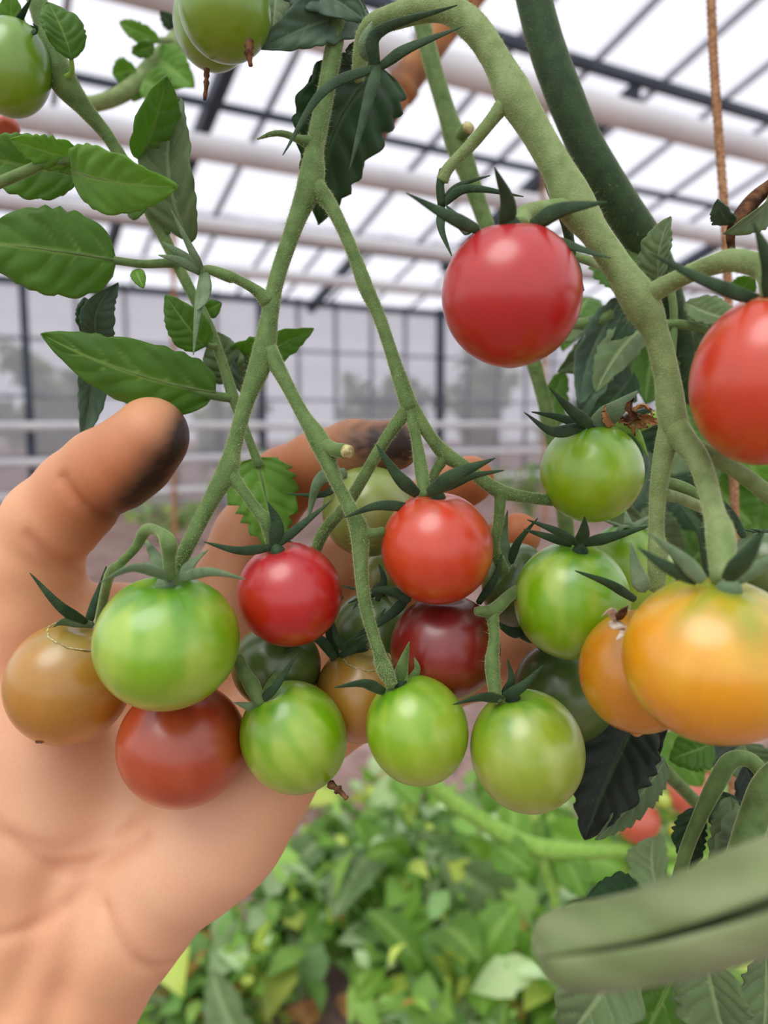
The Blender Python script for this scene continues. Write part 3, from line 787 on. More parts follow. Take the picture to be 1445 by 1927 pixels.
# bamboo cane
M['cane'] = simple_mat('brown_cane', lin(160, 108, 62), lin(110, 70, 40), 60, 0.6, 0.3, 0.2)
cn = empty('bamboo_cane', W(900, -40, .45), 'blurred brown cane slanting behind the stalks at the top', 'cane')
stem('cane', [(945, -90, .45, 30), (860, 20, .45, 30), (800, 100, .45, 30), (738, 190, .45, 30), (690, 260, .45, 28)], M['cane'], cn, sides=14, bumpy=0.02)
for p in ((868, 10), (756, 165)):
    C, R = stem_pts([(p[0] + 6, p[1] - 8, .45, 33), (p[0] - 6, p[1] + 8, .45, 33)], 2)
    V, Fc = tube(C, R, 14); part('cane_joint', V, Fc, M['cane'], cn)

# ------------------------------------------------------------------ leafy shoot at the upper left
L1 = empty('leafy_shoot', W(60, -30, .20), 'slender leafy tomato shoot running down the upper left', 'tomato shoot')
stem('stem', [(58, -40, .205, 20), (90, 70, .205, 19), (118, 150, .205, 26), (160, 205, .207, 16), (205, 260, .21, 12), (250, 335, .212, 12), (285, 400, .213, 13), (320, 470, .213, 11), (355, 540, .212, 10), (390, 610, .211, 11),
              (418, 680, .211, 9), (438, 745, .211, 11), (462, 810, .212, 8), (488, 878, .212, 9)], M['truss'], L1, hair=0.5)
stem('petiole', [(215, 490, .205, 8), (270, 497, .206, 8), (320, 495, .21, 9), (345, 500, .213, 8)], M['truss'], L1)
stem('petiole', [(-30, 356, .185, 11), (50, 322, .186, 10), (90, 306, .187, 9), (150, 302, .188, 7)], M['truss'], L1)
stem('petiole', [(350, 728, .206, 6), (390, 742, .208, 8), (438, 750, .211, 9)], M['truss'], L1)
stem('petiole', [(378, 640, .206, 5), (396, 652, .208, 6), (410, 650, .211, 6)], M['truss'], L1)
stem('petiole', [(112, 150, .204, 6), (134, 138, .201, 5), (134, 108, .198, 4)], M['lime_stem'], L1)
stem('petiole', [(-20, 950, .24, 9), (10, 968, .24, 9), (40, 930, .245, 7)], M['lime_stem'], L1)
lf = lambda spec, mat='leaf_mid', **k: leaf(L1, spec, mat, **k)
lf((262, 300, .206, 312, 142, .196, 52), 'leaf_mid', roll=-35, bend=0.05, fold=0.35, ta=0.03, broad=0.55)
lf((358, 455, .212, 340, 185, .205, 58), 'leaf_grey', roll=28, bend=0.10, fold=0.25, ta=0.06, side=0.08)
lf((135, 320, .188, 335, 352, .176, 62), 'leaf_bright', roll=-18, bend=0.10, fold=0.1, ta=0.06, broad=0.5)
lf((160, 300, .19, 20, 262, .182, 34), 'leaf_bright', roll=20, bend=0.10, fold=0.1, ta=0.2)
lf((150, 330, .2, -50, 290, .2, 58), 'leaf_mid', roll=10, bend=0.06, fold=0.2, ta=0.07)
lf((218, 490, .205, -60, 455, .195, 84), 'leaf_mid', roll=-8, bend=0.10, fold=-0.2, ta=0.07, broad=0.5)
lf((255, 508, .206, 270, 542, .204, 14), 'leaf_bright', rib=False, ta=0.05, nu=20, nv=4)
lf((405, 738, .208, 78, 628, .198, 66), 'leaf_mid', roll=8, bend=0.06, fold=-0.18, ta=0.07, broad=0.42, side=0.04)
lf((185, 640, .217, 222, 532, .212, 34), 'leaf_slate', roll=-20, bend=0.12, fold=0.5, ta=0.08, side=0.22, broad=0.35)
lf((176, 630, .218, 152, 832, .212, 34), 'leaf_slate', roll=18, bend=-0.08, fold=0.45, ta=0.1, side=0.06, broad=0.3)
lf((180, 640, .219, 158, 560, .218, 24), 'leaf_dark', roll=10, bend=0.08, fold=0.3, ta=0.1)
lf((385, 652, .206, 312, 555, .2, 40), 'leaf_mid', roll=15, bend=0.08, fold=0.2, ta=0.06, broad=0.4)
lf((385, 588, .214, 416, 570, .212, 18), 'leaf_mid', rib=False, ta=0.06, nu=20, nv=4)
lf((430, 680, .222, 590, 618, .22, 38), 'leaf_mid', roll=-20, bend=0.08, fold=0.25, ta=0.1, broad=0.4)
lf((436, 720, .222, 410, 625, .22, 44), 'leaf_grey', roll=20, bend=0.08, fold=0.2, ta=0.1, broad=0.4)
lf((455, 740, .222, 475, 650, .222, 38), 'leaf_slate', roll=-20, bend=0.05, fold=0.25, ta=0.1)
lf((482, 862, .213, 520, 1050, .210, 74), 'leaf_bright', roll=12, bend=0.08, fold=-0.2, ta=0.3, broad=0.3, saw=True)
lf((240, 398, .212, 275, 392, .208, 17), 'leaf_mid', rib=False, ta=0.05, nu=20, nv=4)
lf((134, 112, .198, 88, 5, .195, 42), 'leaf_mid', roll=-30, bend=0.1, fold=0.25, ta=0.08)
lf((30, 120, .21, 20, -20, .2, 30), 'leaf_bright', roll=10, bend=0.1, fold=0.25, ta=0.08)
lf((300, 420, .214, 320, 440, .212, 16), 'leaf_mid', rib=False, nu=20, nv=4)

L2 = empty('leafy_shoot', W(340, 80, .32), 'blurred pale arching shoot behind the two green tomatoes at top left', 'tomato shoot')
stem('stem', [(140, 190, .30, 14), (180, 195, .30, 14), (240, 170, .30, 16), (295, 115, .31, 17), (350, 55, .32, 17), (400, -20, .33, 17)], M['pale_stem'], L2)
stem('petiole', [(322, 75, .31, 6), (280, 78, .30, 5), (250, 92, .30, 4)], M['pale_stem'], L2)
for s, mt in (((290, 110, .31, 365, 165, .30, 44), 'leaf_bright'), ((300, 75, .30, 225, 42, .30, 18), 'leaf_bright'), ((255, 130, .30, 212, 140, .30, 26), 'leaf_bright'), ((262, 135, .31, 250, 190, .30, 30), 'leaf_mid'),
              ((290, 85, .30, 248, 100, .30, 16), 'leaf_mid'), ((330, 50, .32, 300, 20, .31, 16), 'leaf_slate'), ((270, 150, .30, 330, 190, .3, 36), 'leaf_bright')):
    leaf(L2, s, mt, roll=10, bend=0.1, nu=26, nv=6)

# leaves on the truss side / behind
lv = lambda spec, mat='leaf_mid', p=V3, **k: leaf(p, spec, mat, **k)
lv((720, 130, .215, 600, 422, .22, 96), 'leaf_dark', p=A, roll=20, bend=0.08, fold=0.15, ta=0.14, side=-0.16, broad=0.42)
lv((618, 145, .215, 580, 160, .214, 22), 'leaf_dark', p=A, nu=22, nv=5, ta=0.2)
lv((690, 20, .205, 490, 92, .195, 52), 'leaf_slate', p=A, roll=-20, bend=0.08, fold=0.3, ta=0.1, broad=0.4)
lv((540, -40, .20, 690, 40, .196, 52), 'leaf_slate', p=A, roll=25, bend=0.08, fold=0.3, ta=0.1, broad=0.4)
lv((520, -30, .21, 510, 80, .205, 36), 'leaf_grey', p=A, roll=5, bend=0.08, fold=0.2, ta=0.08, broad=0.4)
lv((690, 100, .205, 650, 95, .204, 20), 'leaf_slate', p=A, nu=22, nv=5)
lv((1240, 535, .20, 1262, 408, .195, 36), 'leaf_grey', roll=35, bend=0.12, fold=0.5, ta=0.1)
lv((1180, 470, .24, 1245, 520, .24, 50), 'leaf_mid', roll=10, bend=0.1, ta=0.1)
# dying leaf by the string
lv((1445, 340, .21, 1362, 440, .20, 34), 'leaf_grey', roll=55, bend=0.15, fold=0.6, ta=0.1)
stem('petiole', [(1460, 340, .21, 10), (1420, 375, .208, 15), (1392, 410, .206, 15), (1375, 440, .206, 9), (1378, 480, .21, 6)], M['dry'], V3)
lv((1375, 420, .205, 1350, 375, .2, 24), 'leaf_slate', roll=30, bend=0.1, fold=0.4, nu=24, nv=6)
# tangle of leaves right of centre
TANG = [(1170, 560, 1090, 760, 44, .25, 'leaf_slate', 30), (1210, 620, 1120, 740, 42, .24, 'leaf_grey', -25), (1250, 590, 1215, 760, 54, .26, 'leaf_mid', 15), (1120, 640, 1050, 700, 34, .27, 'leaf_grey', 20),
        (1100, 600, 1040, 640, 24, .28, 'leaf_grey', -10), (1190, 700, 1100, 800, 34, .25, 'leaf_dark', 20), (1290, 570, 1390, 600, 34, .24, 'leaf_grey', 35), (1300, 620, 1370, 640, 32, .26, 'leaf_grey', -20),
        (1250, 700, 1330, 800, 50, .28, 'leaf_mid', 10), (1180, 780, 1240, 900, 60, .30, 'leaf_dark', 5), (1060, 700, 1030, 830, 30, .29, 'leaf_mid', 25), (1330, 640, 1300, 740, 30, .27, 'leaf_slate', 0),
        (1285, 760, 1330, 850, 34, .25, 'leaf_mid', 30), (1190, 560, 1150, 640, 30, .23, 'leaf_dark', 40), (1150, 800, 1120, 880, 40, .30, 'leaf_mid', 0), (1260, 900, 1330, 1000, 60, .33, 'leaf_dark', 0),
        (1330, 900, 1420, 990, 60, .36, 'leaf_mid', 10), (1400, 820, 1440, 930, 50, .36, 'leaf_bright', -10), (1300, 980, 1400, 1040, 50, .34, 'leaf_mid', 20), (1210, 960, 1290, 1060, 52, .32, 'leaf_grey', -20),
        (1290, 1050, 1230, 1150, 44, .33, 'leaf_mid', 0), (1400, 1010, 1450, 1080, 40, .3, 'leaf_grey', 0), (1320, 860, 1250, 940, 44, .36, 'leaf_mid', 30), (1220, 850, 1190, 960, 34, .28, 'leaf_slate', 30),
        (1130, 950, 1210, 985, 30, .26, 'leaf_grey', -30), (1350, 760, 1420, 860, 50, .38, 'leaf_mid', 0), (1380, 560, 1420, 520, 24, .26, 'leaf_mid', 0), (1130, 480, 1190, 560, 40, .255, 'leaf_mid', 10),
        (1000, 1180, 960, 1260, 30, .25, 'leaf_deep', 0), (1250, 820, 1390, 940, 80, .44, 'leaf_mid', 5), (1380, 880, 1440, 1060, 80, .46, 'leaf_mid', -10), (1180, 880, 1300, 1010, 80, .45, 'leaf_dark', 8),
        (1330, 560, 1290, 690, 50, .34, 'leaf_dark', 10), (1270, 840, 1340, 930, 50, .34, 'leaf_grey', 20), (1360, 960, 1300, 1060, 50, .36, 'leaf_mid', -15), (1270, 600, 1340, 700, 50, .32, 'leaf_mid', 12), (1150, 600, 1200, 720, 44, .29, 'leaf_grey', -35), (1110, 560, 1060, 660, 44, .32, 'leaf_mid', -20), (1200, 1000, 1330, 1080, 60, .4, 'leaf_bright', 0), (1140, 700, 1080, 790, 44, .32, 'leaf_slate', 20), (1290, 1000, 1230, 1100, 60, .42, 'leaf_mid', 15), (1180, 1330, 1120, 1420, 50, .27, 'leaf_mid', 10), (1100, 1350, 1060, 1440, 50, .29, 'leaf_mid', -10), (1250, 1380, 1320, 1480, 50, .32, 'leaf_bright', 5), (1390, 1390, 1330, 1440, 40, .28, 'leaf_deep', 5)]
for i, (a, b, c_, d_, wd, dep, mt, ro) in enumerate(TANG):
    lv((a, b, dep, c_, d_, dep - 0.012, wd), mt, roll=ro, bend=0.12 * (1 if i % 2 else -1), fold=0.3, ta=0.14, nu=32, nv=7)
for pts in ([(1060, 608, .26, 10), (1110, 608, .25, 12), (1150, 590, .25, 10)], [(1180, 720, .25, 8), (1195, 640, .245, 10), (1260, 610, .24, 9), (1330, 620, .24, 8)], [(1262, 700, .24, 7), (1268, 600, .24, 7), (1262, 540, .24, 7)],
            [(1150, 800, .205, 13), (1200, 800, .205, 13), (1245, 780, .205, 11)], [(1240, 905, .20, 12), (1290, 920, .2, 12), (1330, 950, .2, 12)]):
    stem('petiole', pts, M['truss' if pts[0][0] != 1150 else 'lime_stem'], V3)
# shrivelled flower remains above the small green tomato
dr = empty('dried_petals', W(1182, 782, .19), 'crumpled brown dried petals above the small round green tomato', 'dried petals')
rng = np.random.RandomState(5)
for i in range(8):
    p = W(1140 + i * 9 + rng.randn() * 5, 792 - 2 * i + rng.randn() * 8, .190 + rng.randn() * .002)
    d_ = (RIGHT * (rng.rand() * 2 - .6) + UP * rng.randn() * .5 - FWD * rng.rand() * .6); d_ /= np.linalg.norm(d_)
    V, Fc, ve, mid = leaf_geom(p, p + d_ * .0055, .0016, roll=rng.randn() * 50, bend=.25 * rng.randn(), fold=.7, nu=12, nv=4, seed=i + 300, ta=.5, twist=120)
    part('petal', V + rng.randn(*V.shape) * .00018, Fc, M['dry_leaf' if i % 3 else 'dry'], dr, {'vein': ve})

# dark drooping leaf below the golden tomato
V9 = empty('tomato_leaf', W(1320, 1530, .24), 'black green drooping leaf with toothed edge below the ochre tomato', 'leaf')
stem('petiole', [(1330, 1530, .24, 14), (1290, 1490, .235, 12), (1255, 1455, .23, 13), (1225, 1425, .225, 12)], M['truss'], V9)
leaf(V9, (1200, 1350, .215, 1100, 1580, .205, 78), 'leaf_deep', roll=-15, bend=0.05, fold=0.2, ta=0.15, broad=0.45)
leaf(V9, (1250, 1430, .222, 1120, 1580, .20, 34), 'leaf_grey', roll=35, bend=0.05, fold=0.3, ta=0.3, broad=0.5, teeth=10, saw=True)
leaf(V9, (1205, 1420, .226, 1255, 1372, .215, 38), 'leaf_deep', roll=20, bend=0.1, fold=0.3, ta=0.05)

# foreground rolled leaf and foliage at the lower right
V8 = empty('tomato_leaf', W(1450, 1720, .094), 'blurred rolled up grey green leaf lying across the lower right corner', 'leaf')
def rolled(pts, parent, mat):
    C, R = stem_pts(pts, 8)
    T, N, B = frames(C)
    ns = 40
    V, vein = [], []
    for i in range(len(C)):
        gap = 0.015 + 0.26 * max(0, i / (len(C) - 1) - 0.3)
        a = np.linspace(gap, 2 * math.pi - gap * 0.4, ns)
        k = 1 - 0.10 * (1 - a / 6.283) ** 3 + 0.03 * np.sin(3 * a + i * 0.18) + 0.012 * np.sin(9 * a + i * 0.8)
        th = a + 1.95
        V.append(C[i] + R[i] * k[:, None] * (np.cos(th)[:, None] * B[i] + np.sin(th)[:, None] * N[i]))
        vein.append(np.clip(0.3 + 0.5 * np.sin(i * 0.23 + 2 * np.sin(a * 0.9)) * np.sin(a * 1.7 + i * 0.11), 0, 1))
    V = np.array(V).reshape(-1, 3)
    Fc = [(i * ns + j, i * ns + j + 1, (i + 1) * ns + j + 1, (i + 1) * ns + j) for i in range(len(C) - 1) for j in range(ns - 1)]
    o = part('rolled_blade', V, Fc, M[mat], parent, {'vein': np.array(vein).ravel()})
    so = o.modifiers.new('thickness', 'SOLIDIFY'); so.thickness = 0.0004
    return o
rolled([(1012, 1798, .095, 5), (1020, 1795, .095, 34), (1042, 1790, .095, 58), (1100, 1780, .095, 70), (1200, 1762, .095, 74), (1320, 1728, .094, 82), (1440, 1688, .093, 90), (1580, 1640, .092, 92)], V8, 'leaf_roll')
leaf(V8, (1240, 1690, .135, 1235, 1575, .15, 42), 'leaf_grey', roll=30, bend=0.1, fold=0.5, ta=0.1)
V8b = empty('tomato_leaf', W(1400, 1900, .18), 'lobed grey green leaf hanging under the rolled leaf at the lower right', 'leaf')
stem('petiole', [(1480, 1640, .19, 10), (1400, 1720, .185, 10), (1330, 1830, .18, 9)], M['truss'], V8b)
for s, mt, r in (((1180, 1790, .17, 1060, 1960, .17, 80), 'leaf_grey', 15), ((1330, 1800, .175, 1380, 1990, .17, 76), 'leaf_grey', -25), ((1280, 1800, .185, 1190, 1990, .185, 70), 'leaf_mid', 10),
                 ((1440, 1800, .19, 1430, 1980, .185, 60), 'leaf_grey', 20), ((1290, 1840, .2, 1290, 2000, .2, 60), 'leaf_deep', 0), ((1130, 1830, .2, 1060, 1900, .2, 40), 'leaf_mid', 0)):
    leaf(V8b, s, mt, roll=r, bend=0.08, fold=0.3, ta=0.18)
V8c = empty('tomato_leaf', W(1400, 1560, .2), 'curling grey green leaflets on looped stalks at the right edge', 'leaf')
stem('petiole', [(1262, 1720, .2, 12), (1288, 1610, .2, 12), (1320, 1530, .2, 14), (1350, 1470, .2, 17), (1375, 1432, .2, 16), (1410, 1430, .2, 15), (1440, 1460, .2, 14), (1480, 1500, .2, 14)], M['truss'], V8c)
stem('petiole', [(1480, 1440, .18, 24), (1440, 1480, .18, 26), (1415, 1550, .18, 28), (1395, 1620, .175, 30), (1380, 1680, .17, 32)], M['truss'], V8c)
for s, mt, r in (((1375, 1500, .205, 1340, 1640, .2, 38), 'leaf_grey', 25), ((1310, 1520, .21, 1300, 1640, .205, 34), 'leaf_dark', -20), ((1430, 1560, .2, 1330, 1680, .175, 70), 'leaf_grey', 10), ((1350, 1490, .215, 1370, 1580, .21, 40), 'leaf_dark', 20),
                 ((1460, 1560, .19, 1420, 1680, .18, 50), 'leaf_grey', -15), ((1400, 1440, .22, 1450, 1560, .22, 50), 'leaf_deep', 10), ((1340, 1400, .24, 1260, 1430, .24, 40), 'leaf_mid', 0), ((1400, 1400, .24, 1440, 1500, .23, 44), 'leaf_grey', 0)):
    leaf(V8c, s, mt, roll=r, bend=0.1, fold=0.35, ta=0.14)
V8d = empty('tomato_leaf', W(1220, 1700, .2), 'small dark green leaf poking out above the rolled leaf', 'leaf')
leaf(V8d, (1225, 1700, .2, 1105, 1690, .195, 42), 'leaf_dark', roll=-30, bend=0.1, fold=0.3, ta=0.12)

# bright stalk of a vine lower in the background
V10 = empty('tomato_vine', W(1040, 1600, .6), 'blurred lime green stalk slanting down behind the lowest tomatoes', 'tomato vine')
stem('stem', [(760, 1400, .6, 16), (830, 1490, .6, 15), (900, 1540, .6, 16), (980, 1585, .6, 18), (1040, 1600, .6, 18), (1130, 1602, .6, 14), (1240, 1600, .6, 13), (1330, 1620, .6, 12)], M['lime_stem'], V10)
stem('branch', [(1010, 1590, .6, 12), (1035, 1660, .6, 10), (1050, 1720, .6, 9), (1060, 1800, .6, 8)], M['lime_stem'], V10)
e_ = W(1330, 1620, .6); C = np.array([e_, e_ + np.array([.012, .0, -.12]), [e_[0] + .02, e_[1] + .02, .35], [e_[0] + .02, e_[1] + .03, 0.0]])
V, Fc = tube(catmull(C, 6), np.full(19, .005), 8); part('stem', V, Fc, M['lime_stem'], V10)
stem('branch', [(1330, 1620, .6, 10), (1352, 1540, .6, 9), (1340, 1450, .6, 8), (1305, 1432, .6, 6), (1302, 1452, .6, 5)], M['lime_stem'], V10)
stem('branch', [(1348, 1560, .6, 7), (1290, 1500, .6, 6), (1215, 1488, .6, 5), (1200, 1512, .6, 4)], M['lime_stem'], V10)
for s, mt in (((930, 1590, .6, 1000, 1640, .58, 40), 'leaf_bright'), ((1060, 1610, .6, 1100, 1690, .58, 36), 'leaf_bright'), ((900, 1500, .62, 960, 1470, .6, 40), 'leaf_bright'), ((1180, 1600, .6, 1220, 1540, .6, 34), 'leaf_bright')):
    leaf(V10, s, mt, roll=10, nu=24, nv=6)

# ------------------------------------------------------------------ fuzz on the stalks
for pn, lst in HAIRS.items():
    rng = np.random.RandomState(11)
    Vh, Fh, k0 = [], [], 0
    for parent, C, R, dens in lst:
        T, N, B = frames(C)
        ln = np.linalg.norm(np.diff(C, axis=0), axis=1).sum()
        cnt = int(ln * 1000 * 85 * dens)
        f = rng.rand(cnt) * (len(C) - 1); ii = np.minimum(f.astype(int), len(C) - 2); t = (f - ii)[:, None]
        c = C[ii] * (1 - t) + C[ii + 1] * t; r = R[ii] * (1 - t[:, 0]) + R[ii + 1] * t[:, 0]
        a = rng.rand(cnt) * 6.283
        d = np.cos(a)[:, None] * B[ii] + np.sin(a)[:, None] * N[ii]
        hl = 0.00028 + 0.00035 * rng.rand(cnt) + 0.0011 * (rng.rand(cnt) < 0.025)
        p = c + d * (r * 0.97)[:, None]; q = p + (d + T[ii] * (rng.randn(cnt) * 0.4)[:, None]) * hl[:, None]
        sd = np.cross(d, T[ii]); wd = 0.000028
        Vh.append(np.stack([p + T[ii] * wd, p - T[ii] * wd * .5 + sd * wd, p - T[ii] * wd * .5 - sd * wd, q], 1).reshape(-1, 3))
        k = k0 + 4 * np.arange(cnt)
        Fh.append(np.stack([np.stack([k, k + 1, k + 3], 1), np.stack([k + 1, k + 2, k + 3], 1), np.stack([k + 2, k, k + 3], 1)], 1).reshape(-1, 3))
        k0 += 4 * cnt
    if Vh:
        if 'fuzz' not in M: M['fuzz'] = simple_mat('pale_plant_hair', lin(200, 212, 165), lin(180, 195, 140), 50, 0.6, 0.3)
        o = part('fuzz', np.vstack(Vh), np.vstack(Fh).tolist(), M['fuzz'], lst[0][0], smooth=False)
        o['kind'] = 'stuff'

# ------------------------------------------------------------------ the hand (one continuous surface)
def hp(px, py, d):              # camera space, millimetres: x right, y up, z towards the camera
    return np.array([(px - CX) / F * d, -(py - CY) / F * d, -d]) * 1000

def smin(a, b, k):
    h = np.clip(0.5 + 0.5 * (b - a) / k, 0, 1)
    return b * (1 - h) + a * h - k * h * (1 - h)

def build_hand():
    h = 0.9
    lo = np.array([-140, -205, -272.0]); hi = np.array([66, 46, -180.0])
    n = ((hi - lo) / h).astype(int) + 1
    gx = (lo[0] + h * np.arange(n[0])).astype(np.float32)[:, None, None]
    gy = (lo[1] + h * np.arange(n[1])).astype(np.float32)[None, :, None]
    gz = (lo[2] + h * np.arange(n[2])).astype(np.float32)[None, None, :]
    D = np.full(tuple(n), 60.0, np.float32)

    def cap(a, b, ra, rb):
        a = hp(*a); b = hp(*b)
        m = max(ra, rb) + 26
        i0 = np.maximum(((np.minimum(a, b) - m - lo) / h).astype(int), 0); i1 = np.minimum(((np.maximum(a, b) + m - lo) / h).astype(int) + 2, n)
        if (i1 <= i0).any(): return None
        s = tuple(slice(p, q) for p, q in zip(i0, i1))
        x, y, z = gx[s[0]], gy[:, s[1]], gz[:, :, s[2]]
        ab = b - a; L2 = ab.dot(ab)
        t = np.clip(((x - a[0]) * ab[0] + (y - a[1]) * ab[1] + (z - a[2]) * ab[2]) / L2, 0, 1)
        dd = np.sqrt((x - a[0] - t * ab[0]) ** 2 + (y - a[1] - t * ab[1]) ** 2 + (z - a[2] - t * ab[2]) ** 2) - (ra + (rb - ra) * t)
        return s, dd

    def chain(E, pts, k, inner=3.0):
        """a limb: its own field with a tight blend, then blended into E with k"""
        G = np.full(tuple(n), 60.0, np.float32)
        for p, q in zip(pts[:-1], pts[1:]):
            r = cap(p[:3], q[:3], p[3], q[3])
            if r is None: continue
            G[r[0]] = smin(G[r[0]], r[1], inner)
        return smin(E, G, k)

    # forearm and wrist
    D = chain(D, [(-60, 2290, .232, 20), (80, 2040, .226, 17.5), (178, 1850, .2215, 15.5), (235, 1740, .219, 15.5)], 6)
    D = chain(D, [(-250, 2290, .232, 22), (-90, 2040, .226, 20), (10, 1860, .224, 18), (40, 1700, .224, 17)], 14)
    D = chain(D, [(-120, 2200, .228, 20), (90, 1860, .223, 16.5), (130, 1720, .223, 15)], 12)
    # heel of the hand, little finger side
    D = chain(D, [(235, 1730, .219, 15.0), (330, 1630, .2175, 17.0), (420, 1545, .218, 17.0), (505, 1430, .221, 15.0), (590, 1365, .227, 12.0)], 12)
    # thumb base
    D = chain(D, [(60, 1690, .223, 17), (45, 1530, .2245, 20), (20, 1350, .229, 21), (20, 1180, .228, 17.5)], 14)
    # metacarpals
    D = chain(D, [(110, 1690, .228, 13), (270, 1420, .236, 12.5), (395, 1170, .236, 12.5)], 13)
    D = chain(D, [(150, 1710, .227, 13), (340, 1450, .236, 12.5), (485, 1235, .242, 11.5)], 13)
    D = chain(D, [(190, 1720, .225, 13), (400, 1490, .233, 13), (555, 1305, .240, 11.5)], 13)
    # web between thumb and index
    D = chain(D, [(70, 1165, .228, 10), (220, 1150, .233, 8), (370, 1150, .237, 9)], 12)
    D = chain(D, [(100, 1260, .231, 10), (240, 1240, .236, 9), (390, 1220, .239, 10)], 12)
    # thumb
    D = chain(D, [(18, 1190, .228, 16.5), (55, 1065, .223, 14.2), (92, 985, .218, 12.6), (150, 925, .2135, 11.6), (196, 885, .2095, 11.0), (240, 857, .206, 9.9), (284, 818, .203, 9.9)], 7)
    D = chain(D, [(226, 896, .2035, 9.2), (258, 868, .2015, 8.6), (284, 836, .1995, 7.6)], 4)
    D = chain(D, [(120, 985, .2125, 9.5), (165, 935, .2085, 8.5)], 5)
    # fingers
    D = chain(D, [(395, 1165, .236, 12.3), (470, 1010, .2345, 10.6), (535, 905, .232, 9.8), (600, 868, .227, 8.8), (665, 846, .222, 8.2), (742, 838, .217, 7.2)], 6)
    D = chain(D, [(485, 1232, .242, 11.2), (640, 1060, .252, 10), (740, 985, .250, 9.4), (815, 945, .245, 8.6), (884, 903, .239, 7.6)], 4.5)
    D = chain(D, [(555, 1305, .240, 11.2), (720, 1140, .252, 9.6), (830, 1080, .251, 9), (905, 1045, .247, 8.2), (974, 1008, .240, 7.2)], 4.5)
    D = chain(D, [(590, 1365, .229, 11.8), (700, 1320, .236, 10), (800, 1300, .241, 9), (900, 1262, .242, 8.4), (985, 1205, .237, 7.2)], 4.5)

    D = chain(D, [(70, 1420, .219, 15), (60, 1560, .217, 14)], 14)
    D = chain(D, [(400, 1590, .214, 13), (470, 1490, .215, 12)], 12)
    # creases: narrow grooves following the folds of the palm
    lines = []
    def groove(pts, width, depth):
        nonlocal D
        lines.append((np.array([p[:2] for p in pts], float), depth))
        P = catmull(np.array([hp(*p) for p in pts]), 5)
        dm = np.full(tuple(n), 9e9, np.float32)
        m = 14
        i0 = np.maximum(((P.min(0) - m - lo) / h).astype(int), 0); i1 = np.minimum(((P.max(0) + m - lo) / h).astype(int) + 2, n)
        if (i1 <= i0).any(): return
        s = tuple(slice(p, q) for p, q in zip(i0, i1))
        x, y, z = gx[s[0]], gy[:, s[1]], gz[:, :, s[2]]
        best = None
        for a, b in zip(P[:-1], P[1:]):
            ab = b - a; L2 = ab.dot(ab) + 1e-9
            # distance measured across the skin: depth (z) is weighted lightly
            t = np.clip(((x - a[0]) * ab[0] + (y - a[1]) * ab[1]) / (ab[0] ** 2 + ab[1] ** 2 + 1e-9), 0, 1)
            q = (x - a[0] - t * ab[0]) ** 2 + (y - a[1] - t * ab[1]) ** 2 + 0.02 * (z - a[2] - t * ab[2]) ** 2
            best = q if best is None else np.minimum(best, q)
        D[s] = D[s] + depth * np.exp(-best / (width * width))
    groove([(-20, 1520, .206), (60, 1600, .206), (140, 1640, .206), (220, 1615, .207), (280, 1570, .210)], 2.6, 1.3)
    groove([(30, 1560, .206), (110, 1595, .206), (190, 1580, .207), (245, 1545, .210)], 2.4, 0.7)
    groove([(305, 1835, .206), (265, 1800, .206), (225, 1745, .206), (205, 1700, .206)], 1.8, 1.2)
    groove([(-40, 1760, .206), (60, 1740, .206), (130, 1700, .206)], 2.0, 0.7)
    groove([(120, 900, .200), (140, 930, .200), (175, 962, .202), (205, 972, .205)], 1.6, 1.4)
    groove([(60, 1010, .206), (95, 1050, .206), (150, 1075, .210)], 2.0, 1.0)
    groove([(130, 1060, .206), (175, 1085, .212), (240, 1120, .215)], 1.6, 1.2)
    groove([(95, 1650, .206), (70, 1760, .206), (20, 1900, .206)], 4.0, 1.5)
    groove([(165, 1690, .206), (145, 1790, .206), (95, 1930, .206)], 4.5, 1.8)

    # surface nets
    ins = D < 0
    c = np.zeros(tuple(n - 1), np.int8)
    for a in (0, 1):
        for b in (0, 1):
            for e in (0, 1):
                c += ins[a:n[0] - 1 + a, b:n[1] - 1 + b, e:n[2] - 1 + e]
    act = (c > 0) & (c < 8)
    I = np.argwhere(act)
    ids = np.full(act.shape, -1, np.int64); ids[act] = np.arange(len(I))
    acc = np.zeros((len(I), 3)); cnt = np.zeros(len(I))
    corners = [(a, b, e) for a in (0, 1) for b in (0, 1) for e in (0, 1)]
    for p in corners:
        for ax in range(3):
            if p[ax]: continue
            q = list(p); q[ax] = 1
            v0 = D[I[:, 0] + p[0], I[:, 1] + p[1], I[:, 2] + p[2]]; v1 = D[I[:, 0] + q[0], I[:, 1] + q[1], I[:, 2] + q[2]]
            mk = (v0 < 0) != (v1 < 0)
            t = np.where(mk, v0 / np.where(mk, v0 - v1, 1), 0)
            pos = np.array(p, float)[None].repeat(len(I), 0); pos[:, ax] = t
            acc += pos * mk[:, None]; cnt += mk
    Vt = lo + h * (I + acc / cnt[:, None])
    faces = []
    for ax in range(3):
        o = [(1, 2), (2, 0), (0, 1)][ax]
        sl0 = [slice(None)] * 3; sl1 = [slice(None)] * 3
        sl0[ax] = slice(0, -1); sl1[ax] = slice(1, None)
        x = ins[tuple(sl0)] != ins[tuple(sl1)]
        E = np.argwhere(x)
        ok = (E[:, o[0]] > 0) & (E[:, o[1]] > 0) & (E[:, o[0]] < n[o[0]] - 1) & (E[:, o[1]] < n[o[1]] - 1)
        E = E[ok]
        def cell(d0, d1):
            Q = E.copy(); Q[:, o[0]] += d0; Q[:, o[1]] += d1
            return ids[Q[:, 0], Q[:, 1], Q[:, 2]]
        q = np.stack([cell(-1, -1), cell(0, -1), cell(0, 0), cell(-1, 0)], 1)
        flip = ~ins[tuple(E.T)] if False else ~ins[E[:, 0], E[:, 1], E[:, 2]]
